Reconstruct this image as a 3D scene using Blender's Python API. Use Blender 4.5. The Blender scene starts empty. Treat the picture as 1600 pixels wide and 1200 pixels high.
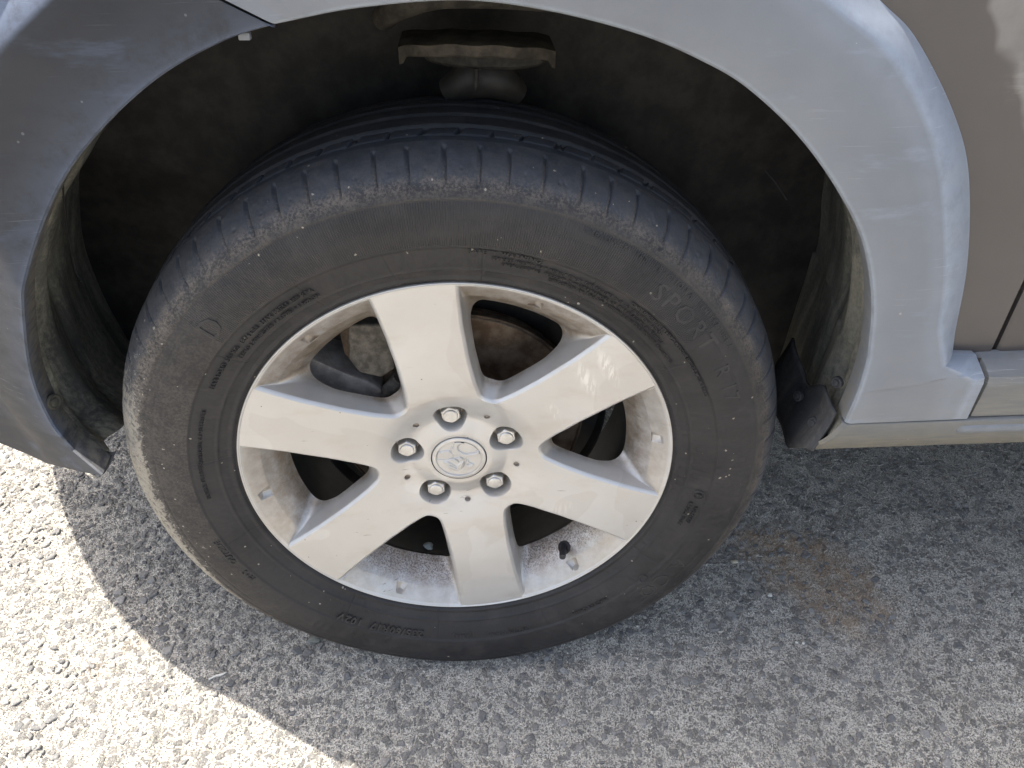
import bpy, bmesh, math, random
import numpy as np
from mathutils import Vector, Matrix
from mathutils.geometry import delaunay_2d_cdt

rng = np.random.default_rng(7)
random.seed(7)
PI = math.pi
sc = bpy.context.scene
R = math.radians

# ------------------------------------------------------------------ camera, world, sun, exposure
HUB = Vector((0.0, 0.0, 0.345))
GZ = 0.006                                   # ground height
cp, sp, cy, sy = math.cos(.636), math.sin(.636), math.cos(.051), math.sin(.051)
fwd = Vector((sy*cp, cy*cp, -sp)); right = Vector((cy, -sy, 0)); up = right.cross(fwd)
cam_d = bpy.data.cameras.new('camera'); cam = bpy.data.objects.new('camera', cam_d)
sc.collection.objects.link(cam); sc.camera = cam
M = Matrix((right, up, -fwd)).transposed().to_4x4(); M.translation = Vector((0.027, -0.583, 0.891))
cam.matrix_world = M
cam_d.sensor_width = 36; cam_d.lens = 36*1158.5/1600; cam_d.clip_start = .02; cam_d.clip_end = 500

SUN = Vector((0.5, -0.25, -1.0)).normalized()          # direction the light travels
w = bpy.data.worlds.new('World'); sc.world = w; w.use_nodes = True
nt = w.node_tree
sky = nt.nodes.new('ShaderNodeTexSky'); sky.sky_type = 'NISHITA'; sky.sun_disc = False
sky.sun_elevation = math.asin(-SUN.z)
sky.sun_rotation = math.atan2(-SUN.x, -SUN.y)
sky.air_density = 1.0; sky.dust_density = 4.0; sky.ozone_density = .6
hs = nt.nodes.new('ShaderNodeHueSaturation'); hs.inputs['Saturation'].default_value = .78      # hazy, partly white sky
nt.links.new(sky.outputs[0], hs.inputs['Color']); nt.links.new(hs.outputs[0], nt.nodes['Background'].inputs[0])
nt.nodes['Background'].inputs[1].default_value = 0.125
sl = bpy.data.lights.new('sun', 'SUN'); sl.energy = 3.5; sl.angle = R(.5); sl.color = (1.0, .95, .87)
so = bpy.data.objects.new('sun', sl); sc.collection.objects.link(so)
so.rotation_euler = SUN.to_track_quat('-Z', 'Y').to_euler(); so.location = (0, 0, 5)
vs = sc.view_settings
vs.view_transform = 'Standard'; vs.look = 'None'; vs.gamma = 1; vs.use_curve_mapping = False; vs.exposure = 1.78

# ------------------------------------------------------------------ helpers
def mesh_np(name, verts, faces, mat, parent=None, smooth=True, sharp=None, attrs=None, loc=None):
    me = bpy.data.meshes.new(name)
    verts = np.asarray(verts, dtype=np.float32)
    if isinstance(faces, np.ndarray):
        k = faces.shape[1]
        me.vertices.add(len(verts)); me.vertices.foreach_set('co', verts.ravel())
        me.loops.add(faces.size); me.loops.foreach_set('vertex_index', faces.astype(np.int32).ravel())
        me.polygons.add(len(faces)); me.polygons.foreach_set('loop_start', np.arange(0, faces.size, k, dtype=np.int32))
        me.update(calc_edges=True)
    else:
        me.from_pydata(verts.tolist(), [], faces); me.update()
    if smooth:
        me.polygons.foreach_set('use_smooth', np.ones(len(me.polygons), dtype=bool))
        if sharp is not None: me.set_sharp_from_angle(angle=R(sharp))
    if attrs:
        for k, v in attrs.items():
            a = me.attributes.new(k, 'FLOAT', 'POINT'); a.data.foreach_set('value', np.asarray(v, dtype=np.float32).ravel())
    me.materials.append(mat)
    o = bpy.data.objects.new(name, me); sc.collection.objects.link(o)
    if parent is not None: o.parent = parent
    if loc is not None: o.location = loc
    return o

def grid_faces(nu, nv, wrap_u=False, wrap_v=False, flip=False):
    iu = np.arange(nu if wrap_u else nu-1); iv = np.arange(nv if wrap_v else nv-1)
    a, b = np.meshgrid(iu, iv, indexing='ij'); a2 = (a+1) % nu; b2 = (b+1) % nv
    f = np.stack([a*nv+b, a2*nv+b, a2*nv+b2, a*nv+b2], -1).reshape(-1, 4)
    return f[:, ::-1].copy() if flip else f

def empty(name, loc, parent=None):
    o = bpy.data.objects.new(name, None); sc.collection.objects.link(o); o.location = loc
    o.empty_display_size = .05
    if parent is not None: o.parent = parent
    return o

def tag(o, label=None, cat=None, group=None, kind=None):
    if label: o['label'] = label
    if cat: o['category'] = cat
    if group: o['group'] = group
    if kind: o['kind'] = kind
    return o

def sstep(a, b, x):
    t = np.clip((x-a)/(b-a), 0, 1); return t*t*(3-2*t)

def catmull(P, n):
    P = np.asarray(P, float); m = len(P)
    Q = np.vstack([2*P[0]-P[1], P, 2*P[-1]-P[-2]])
    t = np.linspace(0, m-1, n); i = np.minimum(t.astype(int), m-2); f = (t-i)[:, None]
    p0, p1, p2, p3 = Q[i], Q[i+1], Q[i+2], Q[i+3]
    return .5*((2*p1)+(-p0+p2)*f+(2*p0-5*p1+4*p2-p3)*f**2+(-p0+3*p1-3*p2+p3)*f**3)

def vnoise(x, y, seed=0):
    """smooth value noise, arrays in, -1..1"""
    xi = np.floor(x).astype(np.int64); yi = np.floor(y).astype(np.int64)
    fx = x-xi; fy = y-yi; fx = fx*fx*(3-2*fx); fy = fy*fy*(3-2*fy)
    def h(a, b):
        n = (a*374761393 + b*668265263 + seed*974711) & 0x7fffffff
        n = ((n ^ (n >> 13))*1274126177) & 0x7fffffff
        return ((n ^ (n >> 16)) & 0xffff)/32767.5-1
    return (h(xi, yi)*(1-fx)+h(xi+1, yi)*fx)*(1-fy)+(h(xi, yi+1)*(1-fx)+h(xi+1, yi+1)*fx)*fy

def box_bm(bm, lo, hi, bev=0):
    m = Matrix.Translation((Vector(lo)+Vector(hi))/2) @ Matrix.Diagonal((*(Vector(hi)-Vector(lo)), 1))
    r = bmesh.ops.create_cube(bm, size=1, matrix=m)
    if bev:
        ed = list({e for v in r['verts'] for e in v.link_edges})
        bmesh.ops.bevel(bm, geom=ed, offset=bev, segments=3, profile=.5, affect='EDGES')

def bm_obj(name, bm, mat, parent=None, smooth=True, sharp=35):
    bmesh.ops.recalc_face_normals(bm, faces=bm.faces)
    me = bpy.data.meshes.new(name); bm.to_mesh(me); bm.free()
    if smooth:
        me.polygons.foreach_set('use_smooth', np.ones(len(me.polygons), dtype=bool)); me.set_sharp_from_angle(angle=R(sharp))
    me.materials.append(mat)
    o = bpy.data.objects.new(name, me); sc.collection.objects.link(o)
    if parent is not None: o.parent = parent
    return o

def lathe(name, prof, n, mat, parent=None, sharp=30, center=(0, 0), attrs=None, closed=False):
    """prof: list (r, y) revolved about the y axis through centre (x,z)"""
    prof = np.asarray(prof, float)
    th = np.linspace(0, 2*PI, n, endpoint=False)
    v = np.stack([center[0]+prof[None, :, 0]*np.cos(th)[:, None],
                  np.broadcast_to(prof[None, :, 1], (n, len(prof))),
                  center[1]+prof[None, :, 0]*np.sin(th)[:, None]], -1).reshape(-1, 3)
    return mesh_np(name, v, grid_faces(n, len(prof), True, closed), mat, parent, sharp=sharp, attrs=attrs)

def tube(name, pts, rad, mat, parent=None, n=12, caps=True):
    P = catmull(pts, max(len(pts)*6, 8)) if len(pts) > 2 else np.asarray(pts, float)
    rad = np.interp(np.linspace(0, 1, len(P)), np.linspace(0, 1, len(np.atleast_1d(rad))), np.atleast_1d(rad))
    V = []
    for i, p in enumerate(P):
        d = P[min(i+1, len(P)-1)]-P[max(i-1, 0)]; d = Vector(d).normalized()
        a = d.orthogonal().normalized() if i == 0 else (a - d*a.dot(d)).normalized()
        b = d.cross(a)
        for k in range(n):
            V.append(Vector(p)+float(rad[i])*(a*math.cos(2*PI*k/n)+b*math.sin(2*PI*k/n)))
    F = [list(f) for f in grid_faces(len(P), n, False, True)]
    if caps: F += [list(range(n))[::-1], [(len(P)-1)*n+k for k in range(n)]]
    return mesh_np(name, [tuple(v) for v in V], F, mat, parent, sharp=50)

# ------------------------------------------------------------------ materials
class N:
    def __init__(s, name):
        s.m = bpy.data.materials.new(name); s.m.use_nodes = True; s.t = s.m.node_tree
        s.b = s.t.nodes['Principled BSDF']; s.out = s.t.nodes['Material Output']
        s.co = s.t.nodes.new('ShaderNodeTexCoord').outputs['Object']
    def new(s, t, **k):
        n = s.t.nodes.new(t)
        for a, b in k.items(): setattr(n, a, b)
        return n
    def put(s, sock, v):
        if v is None: return
        if isinstance(v, bpy.types.NodeSocket): s.t.links.new(v, sock)
        else:
            if sock.type == 'RGBA' and len(v) == 3: v = (*v, 1)
            sock.default_value = v
    def map(s, scale=(1, 1, 1), rot=(0, 0, 0), src=None):
        n = s.new('ShaderNodeMapping'); s.put(n.inputs[0], src or s.co); n.inputs['Scale'].default_value = scale; n.inputs['Rotation'].default_value = rot
        return n.outputs[0]
    def noise(s, scale, detail=4, rough=.55, src=None, dist=0, col=False):
        n = s.new('ShaderNodeTexNoise'); s.put(n.inputs['Vector'], src or s.co); n.inputs['Scale'].default_value = scale
        n.inputs['Detail'].default_value = detail; n.inputs['Roughness'].default_value = rough; n.inputs['Distortion'].default_value = dist
        return n.outputs[1 if col else 0]
    def voro(s, scale, feature='F1', src=None, out=0, rnd=1):
        n = s.new('ShaderNodeTexVoronoi', feature=feature); s.put(n.inputs['Vector'], src or s.co); n.inputs['Scale'].default_value = scale
        n.inputs['Randomness'].default_value = rnd
        return n.outputs[out]
    def ramp(s, x, a, b, lo=0., hi=1., smooth=True):
        n = s.new('ShaderNodeMapRange'); n.interpolation_type = 'SMOOTHSTEP' if smooth else 'LINEAR'
        s.put(n.inputs[0], x); n.inputs[1].default_value = a; n.inputs[2].default_value = b; n.inputs[3].default_value = lo; n.inputs[4].default_value = hi
        return n.outputs[0]
    def math(s, op, a, b=0., c=None):
        n = s.new('ShaderNodeMath', operation=op); s.put(n.inputs[0], a); s.put(n.inputs[1], b)
        if c is not None: s.put(n.inputs[2], c)
        return n.outputs[0]
    def mix(s, f, a, b):
        n = s.new('ShaderNodeMix', data_type='RGBA'); s.put(n.inputs['Factor'], f); s.put(n.inputs['A'], a); s.put(n.inputs['B'], b)
        return n.outputs['Result']
    def attr(s, name):
        return s.new('ShaderNodeAttribute', attribute_name=name).outputs['Fac']
    def sep(s, v):
        n = s.new('ShaderNodeSeparateXYZ'); s.put(n.inputs[0], v); return n.outputs
    def bump(s, h, strength=.5, dist=.001, normal=None):
        n = s.new('ShaderNodeBump'); s.put(n.inputs['Height'], h); n.inputs['Strength'].default_value = strength; n.inputs['Distance'].default_value = dist
        if normal is not None: s.put(n.inputs['Normal'], normal)
        return n.outputs[0]
    def fin(s, col=None, rough=None, normal=None, metal=None, spec=None, coat=None):
        s.put(s.b.inputs['Base Color'], col); s.put(s.b.inputs['Roughness'], rough)
        if normal is not None: s.put(s.b.inputs['Normal'], normal)
        s.put(s.b.inputs['Metallic'], metal); s.put(s.b.inputs['Specular IOR Level'], spec)
        if coat is not None: s.put(s.b.inputs['Coat Weight'], coat); s.b.inputs['Coat Roughness'].default_value = .12
        return s.m

def mat_rubber(name='rubber', tread=True):
    n = N(name)
    big = n.noise(9, 4); fine = n.noise(220, 3, .6); mid = n.noise(38, 5, .6)
    base = n.mix(n.ramp(big, .35, .65), (.014, .0135, .0145), (.023, .022, .0225))
    base = n.mix(n.ramp(mid, .42, .75, 0, .6), base, (.043, .038, .036))
    if tread:
        dust = n.attr('dust'); worn = n.attr('worn'); left = n.attr('mud')
        base = n.mix(n.math('MULTIPLY', worn, n.ramp(n.noise(60, 5, .7), .2, .8, .5, 1.)), base, (.050, .056, .068))
        sp_ = n.math('MULTIPLY', dust, n.ramp(n.math('ADD', n.math('MULTIPLY', n.noise(420, 5, .75), .7), n.math('MULTIPLY', n.noise(70, 3), .3)), .40, .62))
        base = n.mix(sp_, base, (.155, .130, .105))
        st = n.noise(1, 6, .75, src=n.map((120, 120, 120)), dist=1.5)
        mudm = n.ramp(n.math('ADD', n.math('MULTIPLY', left, .36), n.math('MULTIPLY', st, .85)), .66, .80)
        base = n.mix(mudm, base, (.27, .245, .20))
        wv_ = n.new('ShaderNodeVectorMath', operation='MULTIPLY_ADD'); n.put(wv_.inputs[0], n.noise(300, 2, .6, col=True)); wv_.inputs[1].default_value = (.003,)*3; n.put(wv_.inputs[2], n.co); warpv = wv_.outputs[0]
        # pale grit stuck on the rubber
        v = n.voro(330, 'F1', src=warpv); vc = n.sep(n.voro(330, 'F1', out=1, src=warpv)); cc = vc[0]
        g = n.math('MULTIPLY', n.math('LESS_THAN', v, n.math('MULTIPLY', vc[1], .42)), n.math('GREATER_THAN', n.math('ADD', cc, n.math('MULTIPLY', left, .10)), .990))
        base = n.mix(n.math('MULTIPLY', g, .8), base, (.34, .30, .24))
        ridge = n.attr('ridge')
        x, y_, z = n.sep(n.co)[:3]
        ang = n.math('ARCTAN2', z, x)
        wv = n.math('SINE', n.math('MULTIPLY', ang, 900.))
        h = n.math('ADD', n.math('MULTIPLY', n.math('MULTIPLY', wv, ridge), .55), n.math('MULTIPLY', n.math('ADD', mid, n.math('MULTIPLY', st, n.math('MULTIPLY', left, 4.))), .35))
        h = n.math('ADD', h, n.math('MULTIPLY', fine, .25))
        nrm = n.bump(h, .8, .0006)
        rough = n.ramp(mid, .3, .7, .50, .66)
    else:
        base = n.mix(n.ramp(mid, .3, .7), (.022, .0215, .022), (.040, .037, .0355)); nrm = n.bump(fine, .4, .0004); rough = .6
    return n.fin(base, rough, nrm, spec=.38)

def mat_silver(name, dusty=True):
    n = N(name)
    big = n.noise(7, 4); mid = n.noise(55, 5, .6); fl = n.noise(900, 2)
    col = n.mix(n.ramp(big, .35, .65), (.51, .495, .470), (.565, .552, .530))
    sm = n.noise(1, 5, .6, src=n.map((14, 14, 34), (0, .6, 0)))
    col = n.mix(n.ramp(sm, .5, .72, 0, .45), col, (.45, .40, .34))
    fl_ = n.noise(5.5, 3, .5, dist=.8)
    col = n.mix(n.ramp(fl_, .515, .525, 0, .22), col, (.40, .37, .33))
    if dusty:
        d = n.attr('dust')
        dm = n.math('MULTIPLY', d, n.ramp(n.noise(70, 6, .7), .25, .7, .35, 1.))
        col = n.mix(n.math('MULTIPLY', dm, .95), col, (.22, .165, .112))
        # dark tar pits
        v = n.voro(95, 'F1', src=n.map((1, .3, 1))); c = n.sep(n.voro(95, 'F1', out=1, src=n.map((1, .3, 1))))[0]
        g = n.math('MULTIPLY', n.ramp(v, .05, .10, 1, 0), n.math('GREATER_THAN', c, .955))
        col = n.mix(n.math('MULTIPLY', g, .8), col, (.10, .085, .07))
        # grainy brake dust where the cast surface is rough
        gr = n.math('MULTIPLY', n.attr('grain'), n.ramp(n.noise(520, 3, .7), .44, .60))
        col = n.mix(n.math('MULTIPLY', gr, .85), col, (.11, .085, .075))
    nk = n.math('MULTIPLY', n.ramp(n.noise(1, 2, .5, src=n.map((60, 60, 420), (0, .8, 0))), .70, .73), n.ramp(n.noise(17, 2), .58, .64))
    col = n.mix(n.math('MULTIPLY', nk, .7), col, (.14, .12, .10))
    scr = n.attr('scuff')
    sw = n.noise(1, 3, .5, src=n.map((420, 420, 60), (0, .45, 0)))
    col = n.mix(n.math('MULTIPLY', scr, n.ramp(sw, .47, .55)), col, (.78, .76, .72))
    h = n.math('ADD', n.math('MULTIPLY', mid, .5), n.math('MULTIPLY', fl, .15))
    rough = n.ramp(mid, .3, .7, .28, .42)
    return n.fin(col, rough, n.bump(h, .25, .0006), metal=.5, spec=.5)

def mat_clad(name, c0, c1, wear_sheen=(.30, .33, .38), tone=None):
    n = N(name)
    big = n.noise(4.5, 4, .6); streak = n.noise(1, 5, .65, src=n.map((10, 30, 46), (0, .5, 0))); fine = n.noise(600, 2)
    col = n.mix(n.ramp(big, .3, .7), c0, c1)
    col = n.mix(n.ramp(streak, .56, .80, 0, .30), col, wear_sheen)
    e = n.attr('edge')
    em = n.math('MULTIPLY', e, n.ramp(n.noise(55, 6, .7), .25, .6, .35, 1.))
    col = n.mix(em, col, wear_sheen)  # worn edges, plus bluish sky sheen painted along the bevels
    # hairline scratches
    s1 = n.noise(1, 2, .5, src=n.map((14, 50, 950), (0, .16, 0), src=n.noise(3, 1, col=True) if False else None)); s2 = n.noise(10, 3)
    sm = n.math('MULTIPLY', n.ramp(s1, .64, .72), n.ramp(s2, .50, .66))
    col = n.mix(n.math('MULTIPLY', sm, .38), col, (.30, .31, .33) if tone else (.52, .53, .55))
    v = n.voro(190); cq = n.sep(n.voro(190, out=1)); c = cq[0]
    g = n.math('MULTIPLY', n.math('LESS_THAN', v, n.math('MULTIPLY', cq[1], .24)), n.math('GREATER_THAN', c, .975))
    col = n.mix(n.math('MULTIPLY', g, .15 if tone else .4), col, (.45, .45, .44))
    d = n.math('MULTIPLY', n.attr('dust'), n.ramp(n.noise(1, 5, .65, src=n.map((30, 60, 240), (0, .22, 0))), .33, .62, .2, 1.))
    col = n.mix(n.math('MULTIPLY', d, .8), col, (.235, .210, .160))
    return n.fin(col, n.ramp(streak, .3, .7, *((.55, .68) if tone else (.42, .58))), n.bump(n.math('ADD', n.math('MULTIPLY', fine, .4), big), .18, .0006), spec=.35 if tone else .5)

def mat_paint(name):
    n = N(name)
    big = n.noise(5, 4, .6)
    col = n.mix(n.ramp(big, .3, .7), (.050, .0435, .042), (.061, .0535, .0515))
    # sunlit ground's reflection painted as a pale patch with a wavy edge, plus a smudge
    x, y_, z = n.sep(n.co)[:3]
    wob = n.noise(11, 3, .5)
    edge = n.math('ADD', n.math('ADD', n.math('MULTIPLY', x, .72), n.math('MULTIPLY', z, .62)), n.math('MULTIPLY', wob, .10))
    ground_refl = n.ramp(edge, .822, .832)
    ground_refl = n.math('MULTIPLY', ground_refl, n.ramp(n.noise(22, 5, .65), .2, .8, .55, 1.))
    col = n.mix(n.math('MULTIPLY', ground_refl, .62), col, (.27, .255, .235))
    v = n.voro(150); c = n.sep(n.voro(150, out=1))[0]
    g = n.math('MULTIPLY', n.ramp(v, .08, .14, 1, 0), n.math('GREATER_THAN', c, .975))
    col = n.mix(n.math('MULTIPLY', g, .6), col, (.5, .48, .45))
    sm = n.attr('scuff')
    sw = n.noise(1, 3, .6, src=n.map((60, 60, 420), (0, -.4, 0)))
    col = n.mix(n.math('MULTIPLY', sm, n.ramp(sw, .40, .6, .15, .8)), col, (.55, .52, .47))
    return n.fin(col, n.ramp(ground_refl, 0, 1, .30, .5), n.bump(n.noise(1400, 1), .05, .0003), metal=.15, spec=.5, coat=.3)

def mat_dirtyblack(name, c0=(.020, .020, .018), c1=(.045, .044, .036), dirt=(.13, .12, .085), amount=1.):
    n = N(name)
    big = n.noise(7, 5, .6); st = n.noise(1, 6, .7, src=n.map((26, 26, 5)), dist=.6); fine = n.noise(160, 4, .7)
    col = n.mix(n.ramp(big, .35, .7), c0, c1)
    dd = n.attr('dust')
    dm = n.math('MULTIPLY', dd, n.ramp(n.math('ADD', n.math('MULTIPLY', st, .7), n.math('MULTIPLY', fine, .35)), .42, .70))
    col = n.mix(n.math('MULTIPLY', dm, amount), col, dirt)
    v = n.noise(90, 3, .8)
    col = n.mix(n.math('MULTIPLY', n.math('MULTIPLY', dd, n.ramp(v, .66, .74)), .45), col, (.30, .28, .22))
    return n.fin(col, .72, n.bump(n.math('ADD', st, n.math('MULTIPLY', fine, .6)), .55, .002), spec=.35)

def mat_plain(name, c0, c1, scale=40, rough=.6, metal=0., bump=.4, dist=.001):
    n = N(name); a = n.noise(scale, 6, .65)
    return n.fin(n.mix(n.ramp(a, .35, .68), c0, c1), rough, n.bump(a, bump, dist), metal=metal, spec=.4)

def mat_ground(name):
    n = N(name); n.m.displacement_method = 'BOTH'
    warp = n.noise(260, 3, .6, col=True)
    def warped(amount, scale=(1, 1, 1), rot=(0, 0, 0)):
        v = n.new('ShaderNodeVectorMath', operation='MULTIPLY_ADD')
        n.put(v.inputs[0], warp); v.inputs[1].default_value = (amount,)*3; n.put(v.inputs[2], n.co)
        return n.map((scale[0], scale[1], 0), rot, src=v.outputs[0])
    A = warped(.004); B = warped(.003, (1.25, .85, 1), (0, 0, .7))
    # two generations of chips
    dA = n.voro(92, 'DISTANCE_TO_EDGE', src=A); rA = n.sep(n.voro(92, 'F1', src=A, out=1))
    dB = n.voro(205, 'DISTANCE_TO_EDGE', src=B); rB = n.sep(n.voro(205, 'F1', src=B, out=1))
    selA = n.math('GREATER_THAN', rA[0], .60); selB = n.math('GREATER_THAN', rB[0], .50)
    pA = n.math('MULTIPLY', n.ramp(dA, .09, .15), selA)
    pB = n.math('MULTIPLY', n.ramp(dB, .12, .20), selB)
    chip = n.math('MAXIMUM', pA, pB)
    pores = n.noise(430, 4, .8); pit = n.ramp(pores, .38, .60); grit = n.noise(950, 2, .8)
    big = n.noise(3.2, 4, .6, src=n.map((1, 1, 0)))
    stone = n.mix(rA[1], (.115, .112, .108), (.235, .224, .206))
    stoneB = n.mix(rB[1], (.125, .122, .117), (.275, .262, .240))
    stone = n.mix(pA, stoneB, stone)
    matrix = n.mix(n.ramp(n.math('ADD', n.math('MULTIPLY', pores, .6), n.math('MULTIPLY', grit, .5)), .465, .60), (.070, .064, .054), (.84, .785, .685))
    col = n.mix(n.math('MULTIPLY', chip, .76), matrix, stone)
    col = n.mix(n.ramp(grit, .60, .74, 0, .34), col, (.70, .665, .60))
    # soil film: brownish patch by the wheel, paler worn ground elsewhere
    x, y_, z = n.sep(n.co)[:3]
    st = n.attr('stain')
    col = n.mix(n.math('MULTIPLY', st, n.ramp(n.noise(60, 5, .7), .3, .65, .15, .62)), col, (.46, .30, .165))
    warm = n.ramp(n.noise(14, 5, .65), .58, .72, 0, .22)
    col = n.mix(warm, col, (.36, .29, .20))
    col = n.mix(n.ramp(big, .4, .65, 0, .16), col, (.34, .33, .31))
    h = n.math('ADD', n.math('MULTIPLY', chip, .55), n.math('MULTIPLY', pit, .45))
    h = n.math('ADD', h, n.math('MULTIPLY', n.math('MULTIPLY', rA[2], pA), .45))
    h = n.math('ADD', h, n.math('MULTIPLY', grit, .28))
    d = n.new('ShaderNodeDisplacement'); n.put(d.inputs['Height'], h); d.inputs['Midlevel'].default_value = 1.0; d.inputs['Scale'].default_value = .0030
    n.t.links.new(d.outputs[0], n.out.inputs['Displacement'])
    return n.fin(col, n.ramp(grit, .3, .7, .72, .95), spec=.35)

RUB = mat_rubber(); RUBT = mat_rubber('tyre_letter_rubber', False)
SIL = mat_silver('silver_wheel_paint'); SILC = mat_silver('silver_cap_paint')
CLAD = mat_clad('faded_grey_plastic', (.140, .150, .166), (.176, .186, .202), (.31, .36, .43))
CLAD2 = mat_clad('faded_dark_plastic', (.018, .019, .0215), (.027, .0272, .029), (.12, .15, .215), 'dark')
SILL = mat_clad('dusty_sill_plastic', (.100, .104, .105), (.135, .138, .136), (.20, .22, .25))
PAINT = mat_paint('grey_brown_paint')
LINER = mat_dirtyblack('dirty_liner', (.085, .083, .074), (.16, .155, .13), (.46, .43, .33))
LINERB = mat_dirtyblack('dirty_liner_flap', (.022, .023, .026), (.045, .046, .05), (.14, .13, .115))
HOLE = mat_plain('grimy_metal', (.012, .011, .010), (.035, .031, .027), 30)
BARREL = mat_plain('recess_shade_black', (.006, .006, .006), (.020, .018, .017), 30)  # near-black stands in for shade inside the barrel and valve hole
RUST = mat_plain('brown_rusty_steel', (.045, .030, .019), (.13, .090, .058), 60, .7, .2)
DISC = mat_plain('brake_disc_steel', (.10, .062, .038), (.22, .165, .115), 45, .5, .45, .2)
CALI = mat_plain('brake_caliper_iron', (.17, .15, .135), (.30, .27, .24), 50, .75, .1, .8, .002)
CALI3 = mat_plain('dusty_caliper_iron', (.06, .052, .042), (.135, .118, .094), 120, .85, .05, .8, .001)
CHROME = mat_plain('nut_steel', (.50, .49, .47), (.66, .65, .63), 90, .30, .75, .15, .0006)
SEATM = mat_plain('spring_seat_steel', (.040, .033, .025), (.095, .080, .060), 50, .8, .0, .7, .002)
BLK = mat_plain('black_plastic', (.018, .018, .019), (.035, .035, .036), 80, .55)
GLASS = mat_plain('dark_glass', (.02, .022, .024), (.02, .022, .024), 5, .1)
ASPH = mat_ground('chip_seal')

# ------------------------------------------------------------------ ground
def build_ground():
    def axis(lo, hi, st, far):
        c = np.arange(lo, hi, st); out = []
        s, p = st, c[-1]
        while p < far: s *= 1.55; p += s; out.append(p)
        inn = []; s, p = st, c[0]
        while p > -far: s *= 1.55; p -= s; inn.append(p)
        return np.array(inn[::-1]+list(c)+out)
    X = axis(-.86, 1.06, .0019, 70); Y = axis(-.33, .56, .0019, 70)
    gx, gy = np.meshgrid(X, Y, indexing='ij')
    z = GZ+.0016*vnoise(gx*9, gy*9, 3)*(np.hypot(gx, gy) < 2)+.0009*vnoise(gx*31, gy*31, 5)*(np.hypot(gx, gy) < 2)
    v = np.stack([gx, gy, z], -1).reshape(-1, 3)
    d = np.hypot((gx-.525)*1.0+(gy-.10)*.35, (gy-.10)*.55)
    wob = .035*vnoise(gx*16, gy*16, 8)+.02*vnoise(gx*45, gy*45, 9)
    stain = sstep(.085, .02, np.hypot((gx-.525)+.42*(gy-.105), .62*(gy-.105))+wob)
    stain = np.maximum(stain, .7*sstep(.05, .01, np.hypot(gx+.50, gy-.02)+wob))
    o = mesh_np('asphalt_road', v, grid_faces(len(X), len(Y)), ASPH, attrs={'stain': stain})
    tag(o, 'coarse grey chip seal road surface under the car', None, kind='structure')
    return o
build_ground()

def chips():
    """angular chips bedded in the surface"""
    V = []; F = []; T = []
    n = 5200
    px = rng.uniform(-.84, 1.03, n); py = rng.uniform(-.30, .52, n)
    sz = rng.gamma(4., .00072, n)+.0015
    for i in range(n):
        k = rng.integers(5, 8); a = np.sort(rng.uniform(0, 2*PI, k)+0)+0
        a = np.linspace(0, 2*PI, k, endpoint=False)+rng.uniform(-.4, .4, k)
        el = rng.uniform(.5, 1.); ro = rng.uniform(0, PI); s = sz[i]
        r1 = s*rng.uniform(.75, 1.15, k); x = r1*np.cos(a); y = r1*el*np.sin(a)
        c, s_ = math.cos(ro), math.sin(ro); x, y = c*x-s_*y, s_*x+c*y
        tx, ty = rng.normal(0, .10, 2); h = GZ+rng.uniform(-.0008, .0007)
        b = len(V)
        for q in range(k): V.append((px[i]+x[q]*1.12, py[i]+y[q]*1.12, h-.0030))
        for q in range(k): V.append((px[i]+x[q], py[i]+y[q], h-.0008+tx*x[q]+ty*y[q]))
        for q in range(k): V.append((px[i]+x[q]*.72, py[i]+y[q]*.72, h+tx*x[q]+ty*y[q]+rng.uniform(-.0002, .0002)))
        for q in range(k):
            q2 = (q+1) % k
            F.append((b+q, b+q2, b+k+q2, b+k+q)); F.append((b+k+q, b+k+q2, b+2*k+q2, b+2*k+q))
        F.append(tuple(b+2*k+q for q in range(k)))
        T += [rng.random()]*(3*k)
    n_ = N('road_chip_stone'); t = n_.attr('tone'); f = n_.noise(420, 4, .75)
    col = n_.mix(t, (.12, .118, .115), (.25, .24, .222))
    col = n_.mix(n_.ramp(f, .52, .68, 0, .5), col, (.45, .435, .40))
    m = n_.fin(col, .85, n_.bump(f, .8, .0008), spec=.35)
    o = mesh_np('road_stones', V, F, m, smooth=False, attrs={'tone': T})
    tag(o, 'dark angular stone chips bedded in the road surface', 'stones', kind='stuff')
chips()

# ------------------------------------------------------------------ the car
car = empty('parked_car', (0, 0, 0))
tag(car, 'grey brown car with faded plastic arch trim around a silver six spoke wheel', 'car')
wheel = empty('wheel', HUB, car)

# ---- tyre
PY = np.array([(.2215, .016), (.2225, .008), (.2275, .0020), (.233, -.0015), (.240, -.0055), (.250, -.0110), (.260, -.0152), (.2700, -.0180),
               (.280, -.0198), (.290, -.0203), (.300, -.0196), (.308, -.0178), (.3150, -.0150), (.3205, -.0118), (.3265, -.0070), (.3318, -.0010),
               (.3368, .0065), (.3405, .0145), (.3432, .0235), (.3453, .034), (.3470, .048), (.3483, .062), (.3492, .078), (.3495, .095)])
def profile():
    fine = catmull(PY, 1600)
    s = np.r_[0, np.cumsum(np.hypot(*np.diff(fine, axis=0).T))]
    n1 = int(s[-1]/.00125); t = np.linspace(0, s[-1], n1)
    front = np.stack([np.interp(t, s, fine[:, 0]), np.interp(t, s, fine[:, 1])], 1)
    tb = np.linspace(s[-1], 0, 70)[1:]
    back = np.stack([np.interp(tb, s, fine[:, 0]), .19-np.interp(tb, s, fine[:, 1])], 1)
    # dense to the far shoulder because its edge is seen
    return np.vstack([front, back]), n1
def y_side(r):
    return np.interp(r, PY[:13, 0], PY[:13, 1])

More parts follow.
